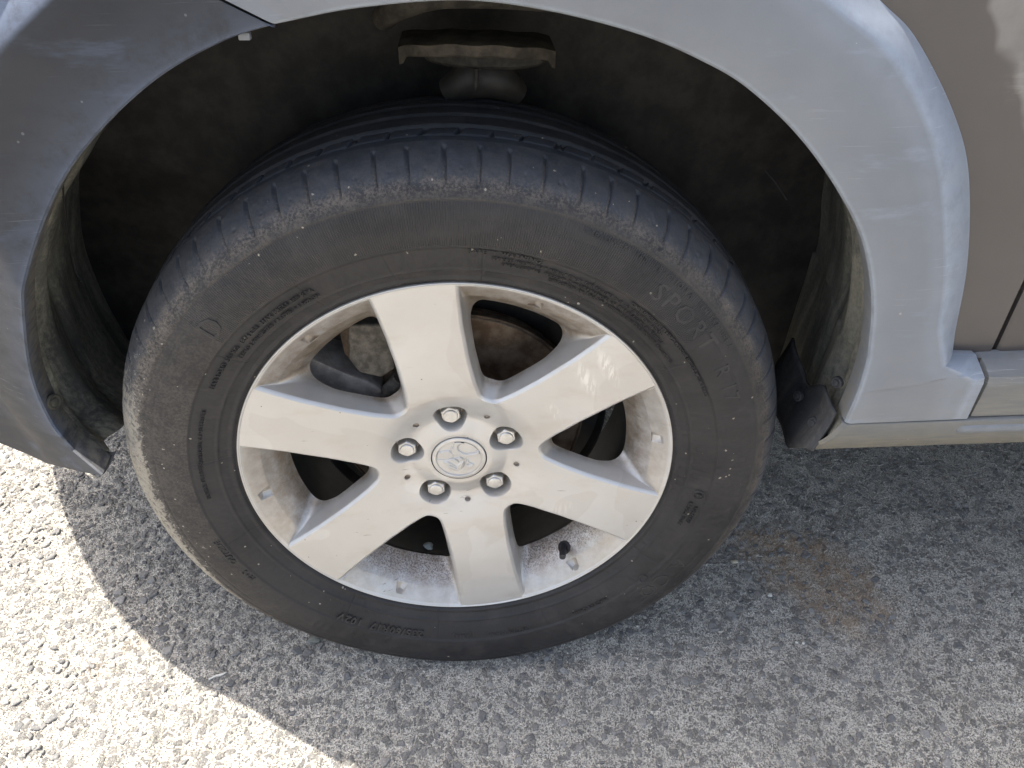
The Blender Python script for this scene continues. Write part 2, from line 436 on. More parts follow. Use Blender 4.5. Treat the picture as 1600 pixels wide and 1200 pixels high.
def build_tyre():
    P, n1 = profile(); m = len(P); n = 2100
    tan = np.gradient(P, axis=0); tan /= np.linalg.norm(tan, axis=1)[:, None]
    nr = np.stack([-tan[:, 1], tan[:, 0]], 1)*-1         # outward (r, y)
    th = np.linspace(0, 2*PI, n, endpoint=False)
    TH, J = np.meshgrid(th, np.arange(m), indexing='ij')
    r = P[J, 0]; y = P[J, 1]
    side = (J < n1) & (r < .322) & (y < .02)
    d = np.zeros_like(TH)
    # sidewall rings and steps
    rr = np.where(J < n1, r, 0)
    d -= .0012*sstep(.2712, .2702, rr)*(rr > .236)                       # bead zone sits lower than the lettered zone
    d += .0011*np.exp(-((rr-.2455)/.0011)**2)+.0009*np.exp(-((rr-.2335)/.0009)**2)
    d -= .0012*np.exp(-((rr-.2302)/.0009)**2)
    d += .0011*sstep(.3119, .3126, rr)*(y < .03)                         # scuff band
    a_deg = np.degrees(TH)
    inner_ring = (a_deg > 20) & (a_deg < 88)
    d -= np.where(inner_ring, .0007*np.exp(-((rr-.2975)/.0007)**2), 0)
    ring2 = (a_deg > 128) & (a_deg < 215)
    d -= np.where(ring2, .0008*np.exp(-((rr-.3035)/.0007)**2), 0)
    ring3 = (a_deg > 315) & (a_deg < 338)
    d -= np.where(ring3, .0009*(np.exp(-((rr-.2985)/.0008)**2)+np.exp(-((rr-.2765)/.0008)**2)), 0)
    # mould seams: fine radial hairs
    for a0 in (83, 61, 33, 354, 328, 292, 262, 236, 197, 172, 141, 118, 101):
        d -= .0006*np.exp(-(((TH-R(a0))*r-.06*(r-.26))/.0007)**2)*((rr > .233) & (rr < .270))
    # tread
    yy = np.where(J < n1, y, y)
    tr = (r > .3185)
    def ring(y0, w, dep): return dep*sstep(w/2+.0009, w/2-.0009, np.abs(yy-y0))*(r > .335)
    d -= np.maximum.reduce([ring(.0395, .0022, .0014), ring(.0580, .0065, .0052), ring(.0860, .0060, .0050), ring(.1140, .0060, .0050), ring(.1390, .0050, .0050)])
    ns = 74
    cell = TH*ns/(2*PI)
    jit = .12*vnoise(np.floor(cell), np.zeros_like(cell)+.5, 4)
    sarc = np.interp(np.arange(m), np.arange(m), np.r_[0, np.cumsum(np.hypot(*np.diff(P, axis=0).T))])[J]
    s_edge = sarc[0, np.argmax(P[:, 0] > .3185)]
    u = (sarc-s_edge)/.052                                              # 0 at the outer edge .. 1 at first groove
    curve = .0050*(u-.35)**2*np.sign(.35-u)+.0012*u
    ph = ((cell+curve*ns/(2*PI*.34)+jit) % 1)-.5
    dist = np.abs(ph)*2*PI*.34/ns
    slot = sstep(.00155, .0008, dist)*sstep(-.01, .02, u)*sstep(.86, .80, u)
    deep = .45+.75*sstep(.25, .75, u)
    d -= .0017*slot*deep*(J < n1)
    # thin deep cut along one flank of each slot
    ph2 = ((ph+.5+.0016*ns/(2*PI*.34)) % 1)-.5
    cut = sstep(.0009, .0003, np.abs(ph2)*2*PI*.34/ns)*sstep(.05, .2, u)*sstep(.84, .78, u)
    d -= .0030*cut*(J < n1)
    # short sipes in rib two
    ph3 = ((cell+.42+jit) % 1)-.5
    sip = sstep(.0021, .0010, np.abs(ph3+.10*(yy-.047)/.008)*2*PI*.34/ns)*sstep(.0415, .0425, yy)*sstep(.0560, .0545, yy)
    d -= .0050*sip*(J < n1)
    # wear pin marks
    ph4 = ((cell+.5+jit) % 1)-.5
    pin = sstep(.0014, .0006, np.hypot(ph4*2*PI*.34/ns, (sarc-s_edge-.018)))
    d -= .0008*pin*(J < n1)
    # rubber is never even
    d += .00025*vnoise(TH*60, sarc*160, 11)+.00012*vnoise(TH*240, sarc*700, 12)
    # chewed left shoulder
    left = np.exp(-((a_deg-186)/34.)**2)
    d -= .0007*left*np.clip(vnoise(TH*260+sarc*300, sarc*420, 13), 0, 1)*(u > -.15)*(J < n1)
    r2 = r+d*nr[J, 0]; y2 = y+d*nr[J, 1]
    x = r2*np.cos(TH); z = r2*np.sin(TH)
    zf = GZ-HUB.z+.0005
    # the foot of the tyre is pressed flat and bulges a little
    pen = np.clip(zf-z, 0, None); z = np.maximum(z, zf)
    low = np.exp(-((a_deg-270)/17.)**2)
    y2 = y2-.0035*low*np.where(y < .03, 1, 0)*sstep(.245, .29, r)*sstep(.35, .325, r)
    ub = (u+.0)
    dust = np.clip(np.exp(-((sarc-s_edge-.005)/.0075)**2)*.62+.20*(rr > .312)*(y < .03)+slot*.5*sstep(.8, .3, u)*(J < n1), 0, 1)
    dust *= .70+.45*np.exp(-((a_deg-170)/75.)**2)
    dust = np.clip(dust+.30*np.exp(-((a_deg-168)/40.)**2)*(rr > .272)*(rr < .32), 0, 1)
    dust *= np.where((a_deg > 222) & (a_deg < 330), np.clip(.25+.75*sstep(.31, .318, rr), 0, 1)*.5, 1)
    mud = np.clip(left*1.15*sstep(-.35, .15, u)*(J < n1)+.45*left*(rr > .285)*(J < n1), 0, 1)
    worn = sstep(.02, .25, u)*sstep(1.7, .9, u)*(J < n1)*.9+.35*(yy > .04)*(yy < .17)*(r > .33)
    ridge = (sstep(.2725, .2745, rr)*sstep(.3118, .3105, rr))*((a_deg > 38) & (a_deg < 138))*(J < n1)
    ridge = ridge*(.55+.45*(vnoise(TH*6, rr*60, 21) > -.2))
    v = np.stack([x, y2, z], -1).reshape(-1, 3)
    o = mesh_np('tyre', v, grid_faces(n, m, True, False), RUB, wheel, attrs=dict(dust=dust, mud=mud, worn=worn, ridge=ridge))
    return o
build_tyre()

# ---- lettering on the tyre
def flat_text(body, spacing=1.0, bold=0.0):
    cu = bpy.data.curves.new('t', 'FONT'); cu.body = body; cu.size = 1; cu.resolution_u = 2; cu.extrude = .5
    cu.space_character = spacing; cu.offset = bold; cu.align_x = 'CENTER'; cu.align_y = 'CENTER'
    ob = bpy.data.objects.new('t', cu); sc.collection.objects.link(ob)
    bpy.context.view_layer.update()
    me = bpy.data.meshes.new_from_object(ob.evaluated_get(bpy.context.evaluated_depsgraph_get()))
    co = np.zeros(len(me.vertices)*3); me.vertices.foreach_get('co', co); co = co.reshape(-1, 3)
    F = [list(p.vertices) for p in me.polygons]
    bpy.data.objects.remove(ob); bpy.data.curves.remove(cu); bpy.data.meshes.remove(me)
    return co, F

def arc_text(body, r0, size, deg, spacing=1.05, relief=.0006, name='raised_lettering', sx=1., bold=0., ysurf=y_side, flip=False):
    co, F = flat_text(body, spacing, bold)
    x = co[:, 0]*size*sx; yv = co[:, 1]*size; h = np.where(co[:, 2] > 0, relief, -.0006)
    if flip: x, yv = -x, -yv
    a = R(deg)-x/r0; rr = r0+yv
    v = np.stack([rr*np.cos(a), ysurf(rr)-h-.0002, rr*np.sin(a)], -1)
    return mesh_np(name, v, F, RUBT, wheel, smooth=False)
arc_text('235/60R17  102V', .2630, .0135, 246, 1.15, .0013, bold=.02)
arc_text('(1318)', .2650, .0080, 268.5, 1.15, .0011, bold=.02)
arc_text('WYVN UAXA', .2655, .0075, 281, 1.2, .0008)
arc_text('SAFETY WARNING:', .2680, .0062, 79, 1.25, .0005, bold=.015)
for k, t in enumerate(('SERIOUS INJURY MAY RESULT FROM TIRE FAILURE DUE TO UNDERINFLATION', 'OVERLOADING  FOLLOW OWNERS MANUAL OR TIRE PLACARD IN VEHICLE', 'EXPLOSION OF TIRE RIM ASSEMBLY DUE TO IMPROPER MOUNTING')):
    arc_text(t, .2622-.0052*k, .0046, (62, 60, 52)[k], 1.12, .0004)
arc_text('ONLY SPECIALLY TRAINED PERSONS SHOULD MOUNT TIRES', .2675, .0046, 38, 1.1, .0008, bold=.015)
arc_text('TREADWEAR 380   TRACTION A   TEMPERATURE A', .3068, .0066, 50, 1.3, .0006, bold=.01)
arc_text("SPORT", .2905, .0250, 43, 1.25, .0003, bold=.01)
arc_text('R 17', .2900, .0210, 25, 1.2, .0005)
arc_text('D', .2880, .0280, 136, 1.1, .0008)
arc_text('MAX LOAD 850 KG  1874 LBS  MAX PRESS 300 KPA', .2600, .0062, 133, 1.1, .0007)
arc_text('TREAD 2 POLYESTER + 2 STEEL + 1 NYLON', .2520, .0050, 128, 1.1, .0007)
arc_text('SIDEWALL 2 POLYESTER', .2600, .0056, 164, 1.2, .0007)
arc_text('RADIAL TUBELESS', .2610, .0056, 177, 1.1, .0007)
arc_text('OUTSIDE', .2760, .0090, 199, 1.1, .0008)
arc_text('M+S', .2760, .0090, 208, 1.1, .0008)
arc_text('TUBELESS', .2640, .0056, 346.5, 1.1, .0008, bold=.01)
arc_text('RADIAL TYRE', .2570, .0056, 346, 1.1, .0008, bold=.01)
arc_text('E', .2620, .0066, 353, 1, .0008, bold=.02)
arc_text('MADE IN CHINA', .2650, .0062, 305, 1.1, .0007)
arc_text('CO', .2875, .0270, 322, 1.35, .0006)
arc_text('A', .2875, .0230, 331, 1.2, .0006)
def letter_ring(r0, deg, rad):
    c = (r0*math.cos(R(deg)), r0*math.sin(R(deg))); th = np.linspace(0, 2*PI, 28, endpoint=False)
    V = []
    for rr_, h in ((rad, -.0004), (rad, .0007), (rad-.0007, .0007), (rad-.0007, -.0004)):
        for t in th:
            x = c[0]+rr_*math.cos(t); z = c[1]+rr_*math.sin(t); V.append((x, y_side(math.hypot(x, z))-h-.0002, z))
    mesh_np('raised_lettering', V, grid_faces(4, 28, False, True), RUBT, wheel, smooth=False)
letter_ring(.2620, 353, .0062); letter_ring(.2700, 322, .0055)

# ---- alloy rim
def face_y(r):
    r = np.asarray(r, float)
    k = np.array([(.0300, .0222), (.0345, .0212), (.0375, .0216), (.0440, .0234), (.0500, .0254), (.0525, .0262), (.0545, .0262), (.060, .0250), (.068, .0220), (.078, .0182), (.090, .0147), (.120, .0102), (.150, .0067),
                  (.180, .0038), (.205, .0016), (.2257, .0000), (.23, .0)])
    return np.interp(r, k[:, 0], k[:, 1])
PHI = R(8.18)
def half_w(r):
    return np.interp(r, [.08, .095, .11, .14, .18, .205, .2257], [.0360, .0348, .0330, .0322, .0336, .0356, .0380])

NA, NC, NS, NH = 150, 12, 60, 26
def window_loop(Rk, s, ck, rh):
    """closed loop in the window frame (u radial, v tangential): arc, corner, side, hub fillet, side, corner"""
    def side(r): 
        b = PI/6-math.asin((half_w(r)+s)/r); return np.array([r*math.cos(b), r*math.sin(b)])
    bmax = PI/6-math.asin((half_w(Rk)+s)/Rk)
    ba = bmax-ck/Rk
    arc = [np.array([Rk*math.cos(b), Rk*math.sin(b)]) for b in np.linspace(-ba, ba, NA)]
    p0 = arc[-1]; r1 = Rk-ck*1.15; p2 = side(r1); pc = side(Rk)
    cor = [(1-t)**2*p0+2*t*(1-t)*pc+t*t*p2 for t in np.linspace(0, 1, NC+1)[1:]]
    re = max(.106, rh+.013)
    sd = [side(r) for r in np.linspace(r1, re, NS+1)[1:]]
    q0 = sd[-1]; dq = side(re-.001)-side(re+.001); dq /= np.linalg.norm(dq)
    q3 = np.array([rh, 0.]); L = np.linalg.norm(q3-q0)
    h1 = q0+dq*L*.62; h2 = q3+np.array([0, min(.0085, q0[1]*.62)])
    hub = [(1-t)**3*q0+3*t*(1-t)**2*h1+3*t*t*(1-t)*h2+t**3*q3 for t in np.linspace(0, 1, NH+1)[1:]]
    half = cor+sd+hub
    mir = [p*np.array([1, -1]) for p in half[:-1]][::-1]
    return np.array(arc+half+mir)
LOOPN = len(window_loop(.2257, 0, .0004, .0870))
idx = np.arange(LOOPN)
h_end = NA+NC+NS+NH
u_i = np.where(idx < NA, 0., 0.)
# weight 1 on the rim arc, 0 on the spoke sides
wa = np.zeros(LOOPN); wa[:NA] = 1
for k in range(NC): wa[NA+k] = 1-(k+1)/NC; wa[LOOPN-1-k] = 1-(k+1)/NC
wa = wa*wa*(3-2*wa)

def rot2(p, a):
    c, s = math.cos(a), math.sin(a); return np.stack([p[..., 0]*c-p[..., 1]*s, p[..., 0]*s+p[..., 1]*c], -1)

POCK = [(math.radians(96.5-72*k)) for k in range(5)]
RP = .0570
def pocket_ring(a, rad, n=40, lobes=.05):
    t = np.linspace(0, 2*PI, n, endpoint=False)
    rr = rad*(1+lobes*np.cos(3*(t-PI)))
    p = np.stack([RP+rr*np.cos(t), rr*np.sin(t)], -1); return rot2(p, a)
def hole_ring(a, rad, rc, n=16):
    t = np.linspace(0, 2*PI, n, endpoint=False)
    return rot2(np.stack([rc+rad*np.cos(t), rad*np.sin(t)], -1), a)

def build_rim():
    V = []; F = []; dust = []; grain = []; scuff = []
    def add(P2, y, du=0., gr=0.):
        b = len(V); y = np.broadcast_to(y, len(P2)); du = np.broadcast_to(du, len(P2)); gr = np.broadcast_to(gr, len(P2))
        for p, yy, dd, g in zip(P2, y, du, gr): V.append((p[0], yy, p[1])); dust.append(dd); grain.append(g)
        return b
    def band(b0, b1, n, flip=False):
        for i in range(n):
            j = (i+1) % n; f = (b0+i, b0+j, b1+j, b1+i); F.append(f[::-1] if flip else f)
    # --- windows lofted from the face to the back
    ks = np.r_[np.linspace(0, .42, 24), np.linspace(.46, 1, 12)]
    loops0 = []
    for wdx in range(6):
        a = PHI+wdx*PI/3
        prev = None
        for li, k in enumerate([-2, -1]+list(ks)):
            if k == -2:   # edge of the face
                P = window_loop(.2256, 0, .0004, .0870); rr = np.hypot(*P.T); y = face_y(rr)
            elif k == -1:  # bright rolled edge
                P = window_loop(.2250, .0016, .0010, .0885); rr = np.hypot(*P.T); y = face_y(rr)+.0010*(1-wa)+.0006*wa
            else:
                # sides: chamfer then drafted wall ; arc: cove of the dish
                s = .0036+.0054*k; Rk = np.interp(k, [0, .12, .35, .62, .85, 1], [.2236, .2195, .2085, .1985, .1910, .1872])
                P = window_loop(Rk, s, .0014+.0150*k**1.2, .0905+.0125*k); rr = np.hypot(*P.T)
                ys = face_y(rr)+.0030+.0200*k+.010*k*sstep(.15, .185, rr)
                ya = np.interp(k, [0, .12, .35, .62, .85, 1], [.0015, .0045, .0135, .0260, .0385, .0455])
                y = ys*(1-wa)+ya*wa
            if k >= 0:
                # wedge shaped recess in the middle of the dish
                th = np.arctan2(P[:, 1], P[:, 0]); rr_ = np.hypot(*P.T)
                xx = th*rr_; q = (rr_-.2140)/.0052
                wd = .0062-.0012*q
                rec = sstep(wd, wd-.0011, np.abs(xx))*sstep(1.08, .86, np.abs(q))*wa
                y = y+.0062*rec*(.95+.25*q-.55*np.abs(xx)/wd)
            if k < 0: du, gr = .04, 0
            else:
                win_height = math.sin(a)  # upper coves take more of the dust tone, lower ones more grain
                du = wa*(.42+.55*sstep(.0, .9, k))+(1-wa)*(.10+.55*sstep(.55, 1., k)+.6*sstep(.35, 1., k)*sstep(.135, .105, rr))
                du = np.clip(du+.38*wa*(1 if win_height > .2 else .0)+.3*wa*sstep(.7, 1, wa)*sstep(.30, .36, np.abs(np.arctan2(P[:, 1], P[:, 0]))), 0, 1)
                gr = wa*sstep(.25, .7, k)*(1. if win_height < -.3 else .12)
            b = add(rot2(P, a), y, du, gr)
            if prev is not None: band(prev, b, LOOPN, True)
            else: loops0.append(b)
            prev = b
        # back of the window: turn away from the opening
        for (dR, ds, dy) in ((.0300, .006, .004), (.0500, .0, .030)):
            P = window_loop(.1872+dR*.4, -.010, .0165, .0860); rr = np.hypot(*P.T)
            y = (face_y(rr)+.0235+.6*dy+.010*sstep(.15, .185, rr))*(1-wa)+(.0455+dy)*wa
            b = add(rot2(P, a), y, 1., 0); band(prev, b, LOOPN, True); prev = b
    # --- face plate by constrained triangulation
    pts = []; edges = []; vid = []
    def loop(b, n):
        s = len(pts)
        for i in range(n): pts.append((V[b+i][0], V[b+i][2])); vid.append(b+i)
        edges.extend((s+i, s+(i+1) % n) for i in range(n))
    holes = []
    for b in loops0: loop(b, LOOPN); holes.append(np.array([(V[b+i][0], V[b+i][2]) for i in range(LOOPN)]))
    NO = 540
    t = np.linspace(0, 2*PI, NO, endpoint=False)
    outer = np.stack([.2262*np.cos(t), .2262*np.sin(t)], -1); bo = add(outer, face_y(.2262)); loop(bo, NO)
    inner = np.stack([.0306*np.cos(t[::6]), .0306*np.sin(t[::6])], -1); bi = add(inner, face_y(.0306)); loop(bi, len(inner)); holes.append(inner)
    # lug pockets
    for a in POCK:
        P = pocket_ring(a, .0180); rr = np.hypot(*P.T); b = add(P, face_y(rr), .05); loop(b, 40); holes.append(P)
        prev = b
        for rad, dy, du in ((.0175, .0005, .03), (.0170, .0018, .0), (.0158, .0080, .2), (.0148, .0150, .5), (.0143, .0235, .8)):
            P = pocket_ring(a, rad, lobes=.05*(1-dy/.03)); r3 = np.hypot(*P.T)
            y = face_y(r3)*(1-dy/.0235)+.0440*(dy/.0235)+.3*dy*(1-dy/.0235) if dy < .0235 else np.full(40, .0440)
            b = add(P, y, du); band(prev, b, 40, True); prev = b
        c = add(rot2(np.array([[RP, 0.]]), a), .0440, .7)
        for i in range(40): F.append((prev+i, c, prev+(i+1) % 40))
    for a in POCK:
        P = hole_ring(a+PI/5, .0036, .0640); b = add(P, face_y(np.hypot(*P.T)), .2); loop(b, 16); holes.append(P); prev = b
        for rad, dy in ((.0031, .0007), (.0027, .003)):
            P = hole_ring(a+PI/5, rad, .0640); b2 = add(P, face_y(.064)+dy, .9); band(prev, b2, 16, True); prev = b2
        c = add(rot2(np.array([[.0640, 0.]]), a+PI/5), face_y(.064)+.0034, 1.)
        for i in range(16): F.append((prev+i, c, prev+(i+1) % 16))
    # interior points
    def inside(poly, q):
        x, y = q[:, 0], q[:, 1]; c = np.zeros(len(q), bool); n = len(poly)
        for i in range(n):
            x1, y1 = poly[i]; x2, y2 = poly[i-1]
            k = ((y1 > y) != (y2 > y)); 
            with np.errstate(divide='ignore', invalid='ignore'):
                c ^= k & (x < (x2-x1)*(y-y1)/(y2-y1)+x1)
        return c
    g = []
    for rr in np.r_[np.arange(.0322, .0600, .0022), np.arange(.0620, .2240, .0036)]:
        m = int(2*PI*rr/max(.0022, min(.0042, rr*.05)))
        tt = np.linspace(0, 2*PI, m, endpoint=False)+rr*57
        g.append(np.stack([rr*np.cos(tt), rr*np.sin(tt)], -1))
    g = np.vstack(g); keep = np.ones(len(g), bool)
    for h in holes:
        keep &= ~inside(h, g)
        for i in range(0, len(h), 1):
            keep &= np.hypot(g[:, 0]-h[i, 0], g[:, 1]-h[i, 1]) > .0013
    g = g[keep]
    # scuffs: two scrapes on the upper right spoke, one faint near the hub
    b = add(g, face_y(np.hypot(*g.T)), .03)
    for i in range(len(g)): pts.append(tuple(g[i])); vid.append(b+i)
    v2, e2, f2, ov, oe, of = delaunay_2d_cdt([Vector(p) for p in pts], edges, [], 0, 1e-7)
    src = [vid[o[0]] for o in ov]
    cen = np.array([[(v2[f[0]][0]+v2[f[1]][0]+v2[f[2]][0])/3, (v2[f[0]][1]+v2[f[1]][1]+v2[f[2]][1])/3] for f in f2])
    bad = np.zeros(len(cen), bool)
    for h in holes: bad |= inside(h, cen)
    bad |= np.hypot(*cen.T) > .2262
    for f, q in zip(f2, bad):
        if not q and len({src[i] for i in f}) == 3: F.append(tuple(src[i] for i in f))
    # --- lip bead and barrel, revolved
    prof = [(.2262, .0000), (.2268, -.0006), (.2276, -.0010), (.2284, -.0007), (.2288, .0003), (.2289, .0022), (.2284, .0060), (.2255, .0090), (.2200, .0110), (.2160, .0150),
            (.2130, .0300), (.2080, .0400), (.2070, .1600), (.2160, .1720), (.2270, .1790), (.2285, .1840), (.2270, .1870), (.2220, .1860), (.2110, .1720), (.2020, .1600), (.1990, .1000), (.1935, .0620), (.1900, .0500)]
    nb = 360; tb = np.linspace(0, 2*PI, nb, endpoint=False); prev = None
    for i, (pr, py) in enumerate(prof[:10]):
        b = add(np.stack([pr*np.cos(tb), pr*np.sin(tb)], -1), py, 0 if i < 6 else 1.)
        if prev is not None: band(prev, b, nb)
        prev = b
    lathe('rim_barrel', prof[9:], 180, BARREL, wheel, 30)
    # --- hub back: a drum behind the face
    prev = None
    for pr, py in ((.0860, .0420), (.0840, .0520), (.0750, .0560), (.0300, .0560)):
        b = add(np.stack([pr*np.cos(tb[::6]), pr*np.sin(tb[::6])], -1), py, 1.)
        if prev is not None: band(prev, b, 60)
        prev = b
    V_ = np.array(V)
    # scuffs
    rr = np.hypot(V_[:, 0], V_[:, 2])
    def blob(cx, cz, ax, az, rotd):
        c, s = math.cos(R(rotd)), math.sin(R(rotd)); dx = V_[:, 0]-cx; dz = V_[:, 2]-cz
        return np.exp(-(((c*dx+s*dz)/ax)**2+((-s*dx+c*dz)/az)**2)**1.5)
    sc_ = blob(.150, .130, .0058, .021, 27)+blob(.131, .114, .0058, .020, 27)+.6*blob(.101, .070, .004, .013, 27)+.35*blob(.11, -.075, .02, .008, 40)
    sc_ = np.clip(sc_*.62, 0, 1)*(V_[:, 1] < .03)
    d_ = np.array(dust)
    o = mesh_np('alloy_rim', V_, F, SIL, wheel, sharp=38, attrs=dict(dust=d_, grain=grain, scuff=sc_))
    return o
build_rim()

# ---- centre cap, emblem
lathe('centre_cap', [(.0238, .0226), (.0243, .0222), (.0248, .0210), (.0256, .0205), (.0275, .0205), (.0288, .0209), (.0294, .0218), (.0296, .0232), (.0297, .027)], 96, SILC, wheel, 25)
lathe('cap_seat', [(.0306, .0226), (.0305, .029), (.028, .030)], 72, HOLE, wheel)
def emblem():
    """embossed disc: lion with a ball"""
    n = 150; g = np.linspace(-.0242, .0242, n); X, Z = np.meshgrid(g, g, indexing='ij')
    px = X/.0288*520+680; pz = -Z/.0288*385+668
    H = np.zeros_like(X); q = np.stack([px.ravel(), pz.ravel()], -1)
    def pip(poly):
        x, y = q[:, 0], q[:, 1]; c = np.zeros(len(q), bool)
        for i in range(len(poly)):
            x1, y1 = poly[i]; x2, y2 = poly[i-1]
            if y1 == y2: continue
            c ^= ((y1 > y) != (y2 > y)) & (x < (x2-x1)*(y-y1)/(y2-y1)+x1)
        return c.reshape(X.shape)
    def poly(pts, h, tilt=0.):
        m = pip(pts); cx = np.mean([p[0] for p in pts]); cz = np.mean([p[1] for p in pts])
        hh = h+tilt*((px-cx)*.5-(pz-cz))*1e-6
        H[m] = hh[m]
    ell = lambda cx, cy_, a, b: [(cx+a*math.cos(t), cy_+b*math.sin(t)) for t in np.linspace(0, 2*PI, 30, endpoint=False)]
    poly(ell(880, 455, 195, 106), .0007)
    poly([(430, 800), (500, 812), (620, 830), (700, 760), (790, 700), (760, 790), (700, 880), (600, 905), (500, 870)], .0006, 2)
    poly([(275, 520), (340, 530), (400, 505), (500, 508), (545, 560), (575, 615), (500, 652), (420, 684), (250, 672)], .0008, 3)
    poly([(845, 690), (880, 742), (975, 792), (925, 850), (850, 890), (750, 902), (715, 890), (770, 826), (800, 760)], .0009, 2)
    poly([(620, 330), (800, 345), (785, 380), (700, 382), (662, 430), (668, 500), (740, 556), (860, 584), (1000, 562), (1075, 540), (1085, 592), (990, 628), (850, 642), (805, 690), (770, 640), (680, 612), (580, 602), (545, 560), (540, 430), (580, 470), (590, 400)], .0011, 2)
    poly([(370, 722), (450, 712), (540, 768), (612, 812), (560, 812), (480, 790), (430, 790)], .0010, 3)
    poly([(430, 692), (520, 658), (590, 660), (640, 690), (690, 742), (640, 732), (560, 704), (500, 702)], .0012, 3)
    poly([(600, 652), (700, 628), (755, 660), (755, 704), (700, 690), (650, 668)], .0013, 3)
    poly(ell(868, 778, 30, 20), .0001)
    for (x1, y1), (x2, y2) in (((250, 672), (420, 684)), ((850, 645), (770, 740)), ((770, 740), (765, 810)), ((765, 810), (690, 890)), ((500, 790), (620, 860))):
        t = np.clip(((px-x1)*(x2-x1)+(pz-y1)*(y2-y1))/((x2-x1)**2+(y2-y1)**2), 0, 1)
        H[np.hypot(px-x1-t*(x2-x1), pz-y1-t*(y2-y1)) < 11] = -.0005
    for _ in range(2):
        H = (H+np.roll(H, 1, 0)+np.roll(H, -1, 0)+np.roll(H, 1, 1)+np.roll(H, -1, 1))/5
    rr = np.hypot(X, Z); keep = rr < .0244
    f = grid_faces(n, n); kf = keep.ravel()[f].all(1); f = f[kf]
    used = np.unique(f); re = -np.ones(n*n, int); re[used] = np.arange(len(used))
    V = np.stack([X, .0222-H*1.7, Z], -1).reshape(-1, 3)[used]
    o = mesh_np('cap_emblem', V, re[f], SILC, wheel)
    tag(o, 'raised lion and ball emblem on the wheel cap')
emblem()

# ---- lug nuts
def lug_nut(a):
    bm = bmesh.new(); rings = []
    for rad, y, hexa in ((.0112, .0445, 1), (.0112, .0292, 1), (.0106, .0274, .8), (.0094, .0265, .25), (.0078, .0263, 0), (.0076, .0250, 0), (.0070, .0242, 0), (.0040, .0239, 0)):
        vs_ = []
        for k in range(36):
            t = 2*PI*k/36; hx = rad*math.cos(PI/6)/math.cos((t % (PI/3))-PI/6)*1.0
            r_ = hx*hexa+rad*(1-hexa)
            vs_.append(bm.verts.new((r_*math.cos(t), y, r_*math.sin(t))))
        rings.append(vs_)
    for A, B in zip(rings, rings[1:]):
        for i in range(36): bm.faces.new((A[i], A[(i+1) % 36], B[(i+1) % 36], B[i]))
    bm.faces.new(rings[-1])
    o = bm_obj('lug_nut', bm, CHROME, wheel, sharp=22)
    return o
n0 = lug_nut(0)
for i, a in enumerate(POCK):
    o = n0 if i == 0 else n0.copy()
    if i: sc.collection.objects.link(o)
    o.location = (RP*math.cos(a), 0, RP*math.sin(a)); o.rotation_euler = (0, .35+1.1*i, 0)

# ---- valve stem
va = R(-51.9)
def vp(r, y): return (r*math.cos(va), y, r*math.sin(va))
tube('valve_stem', [vp(.2050, .0440), vp(.1985, .0320), vp(.1945, .0200)], [.0052, .0050, .0038, .0036], BLK, wheel, 16)
tube('valve_cap', [vp(.1948, .0205), vp(.1932, .0150), vp(.1908, .0060)], [.0043, .0043, .0041, .0038], BLK, wheel, 16)
def valve_hole():
    # black disc standing in for the dark hole round the stem, on the dish
    c = Vector(vp(.1985, .0262)); nrm = Vector((math.cos(va)*-.82, -.57, math.sin(va)*-.82)).normalized()
    a = nrm.orthogonal().normalized(); b = nrm.cross(a); V = []
    for rad, h in ((.0084, -.002), (.0082, .0010), (.0072, .0016), (.0050, .0013), (.0005, .0012)):
        for k in range(24): V.append(tuple(c+nrm*h+rad*(a*math.cos(2*PI*k/24)+b*math.sin(2*PI*k/24))))
    mesh_np('valve_hole_disc', V, grid_faces(5, 24, False, True), BARREL, wheel, sharp=40)
valve_hole()

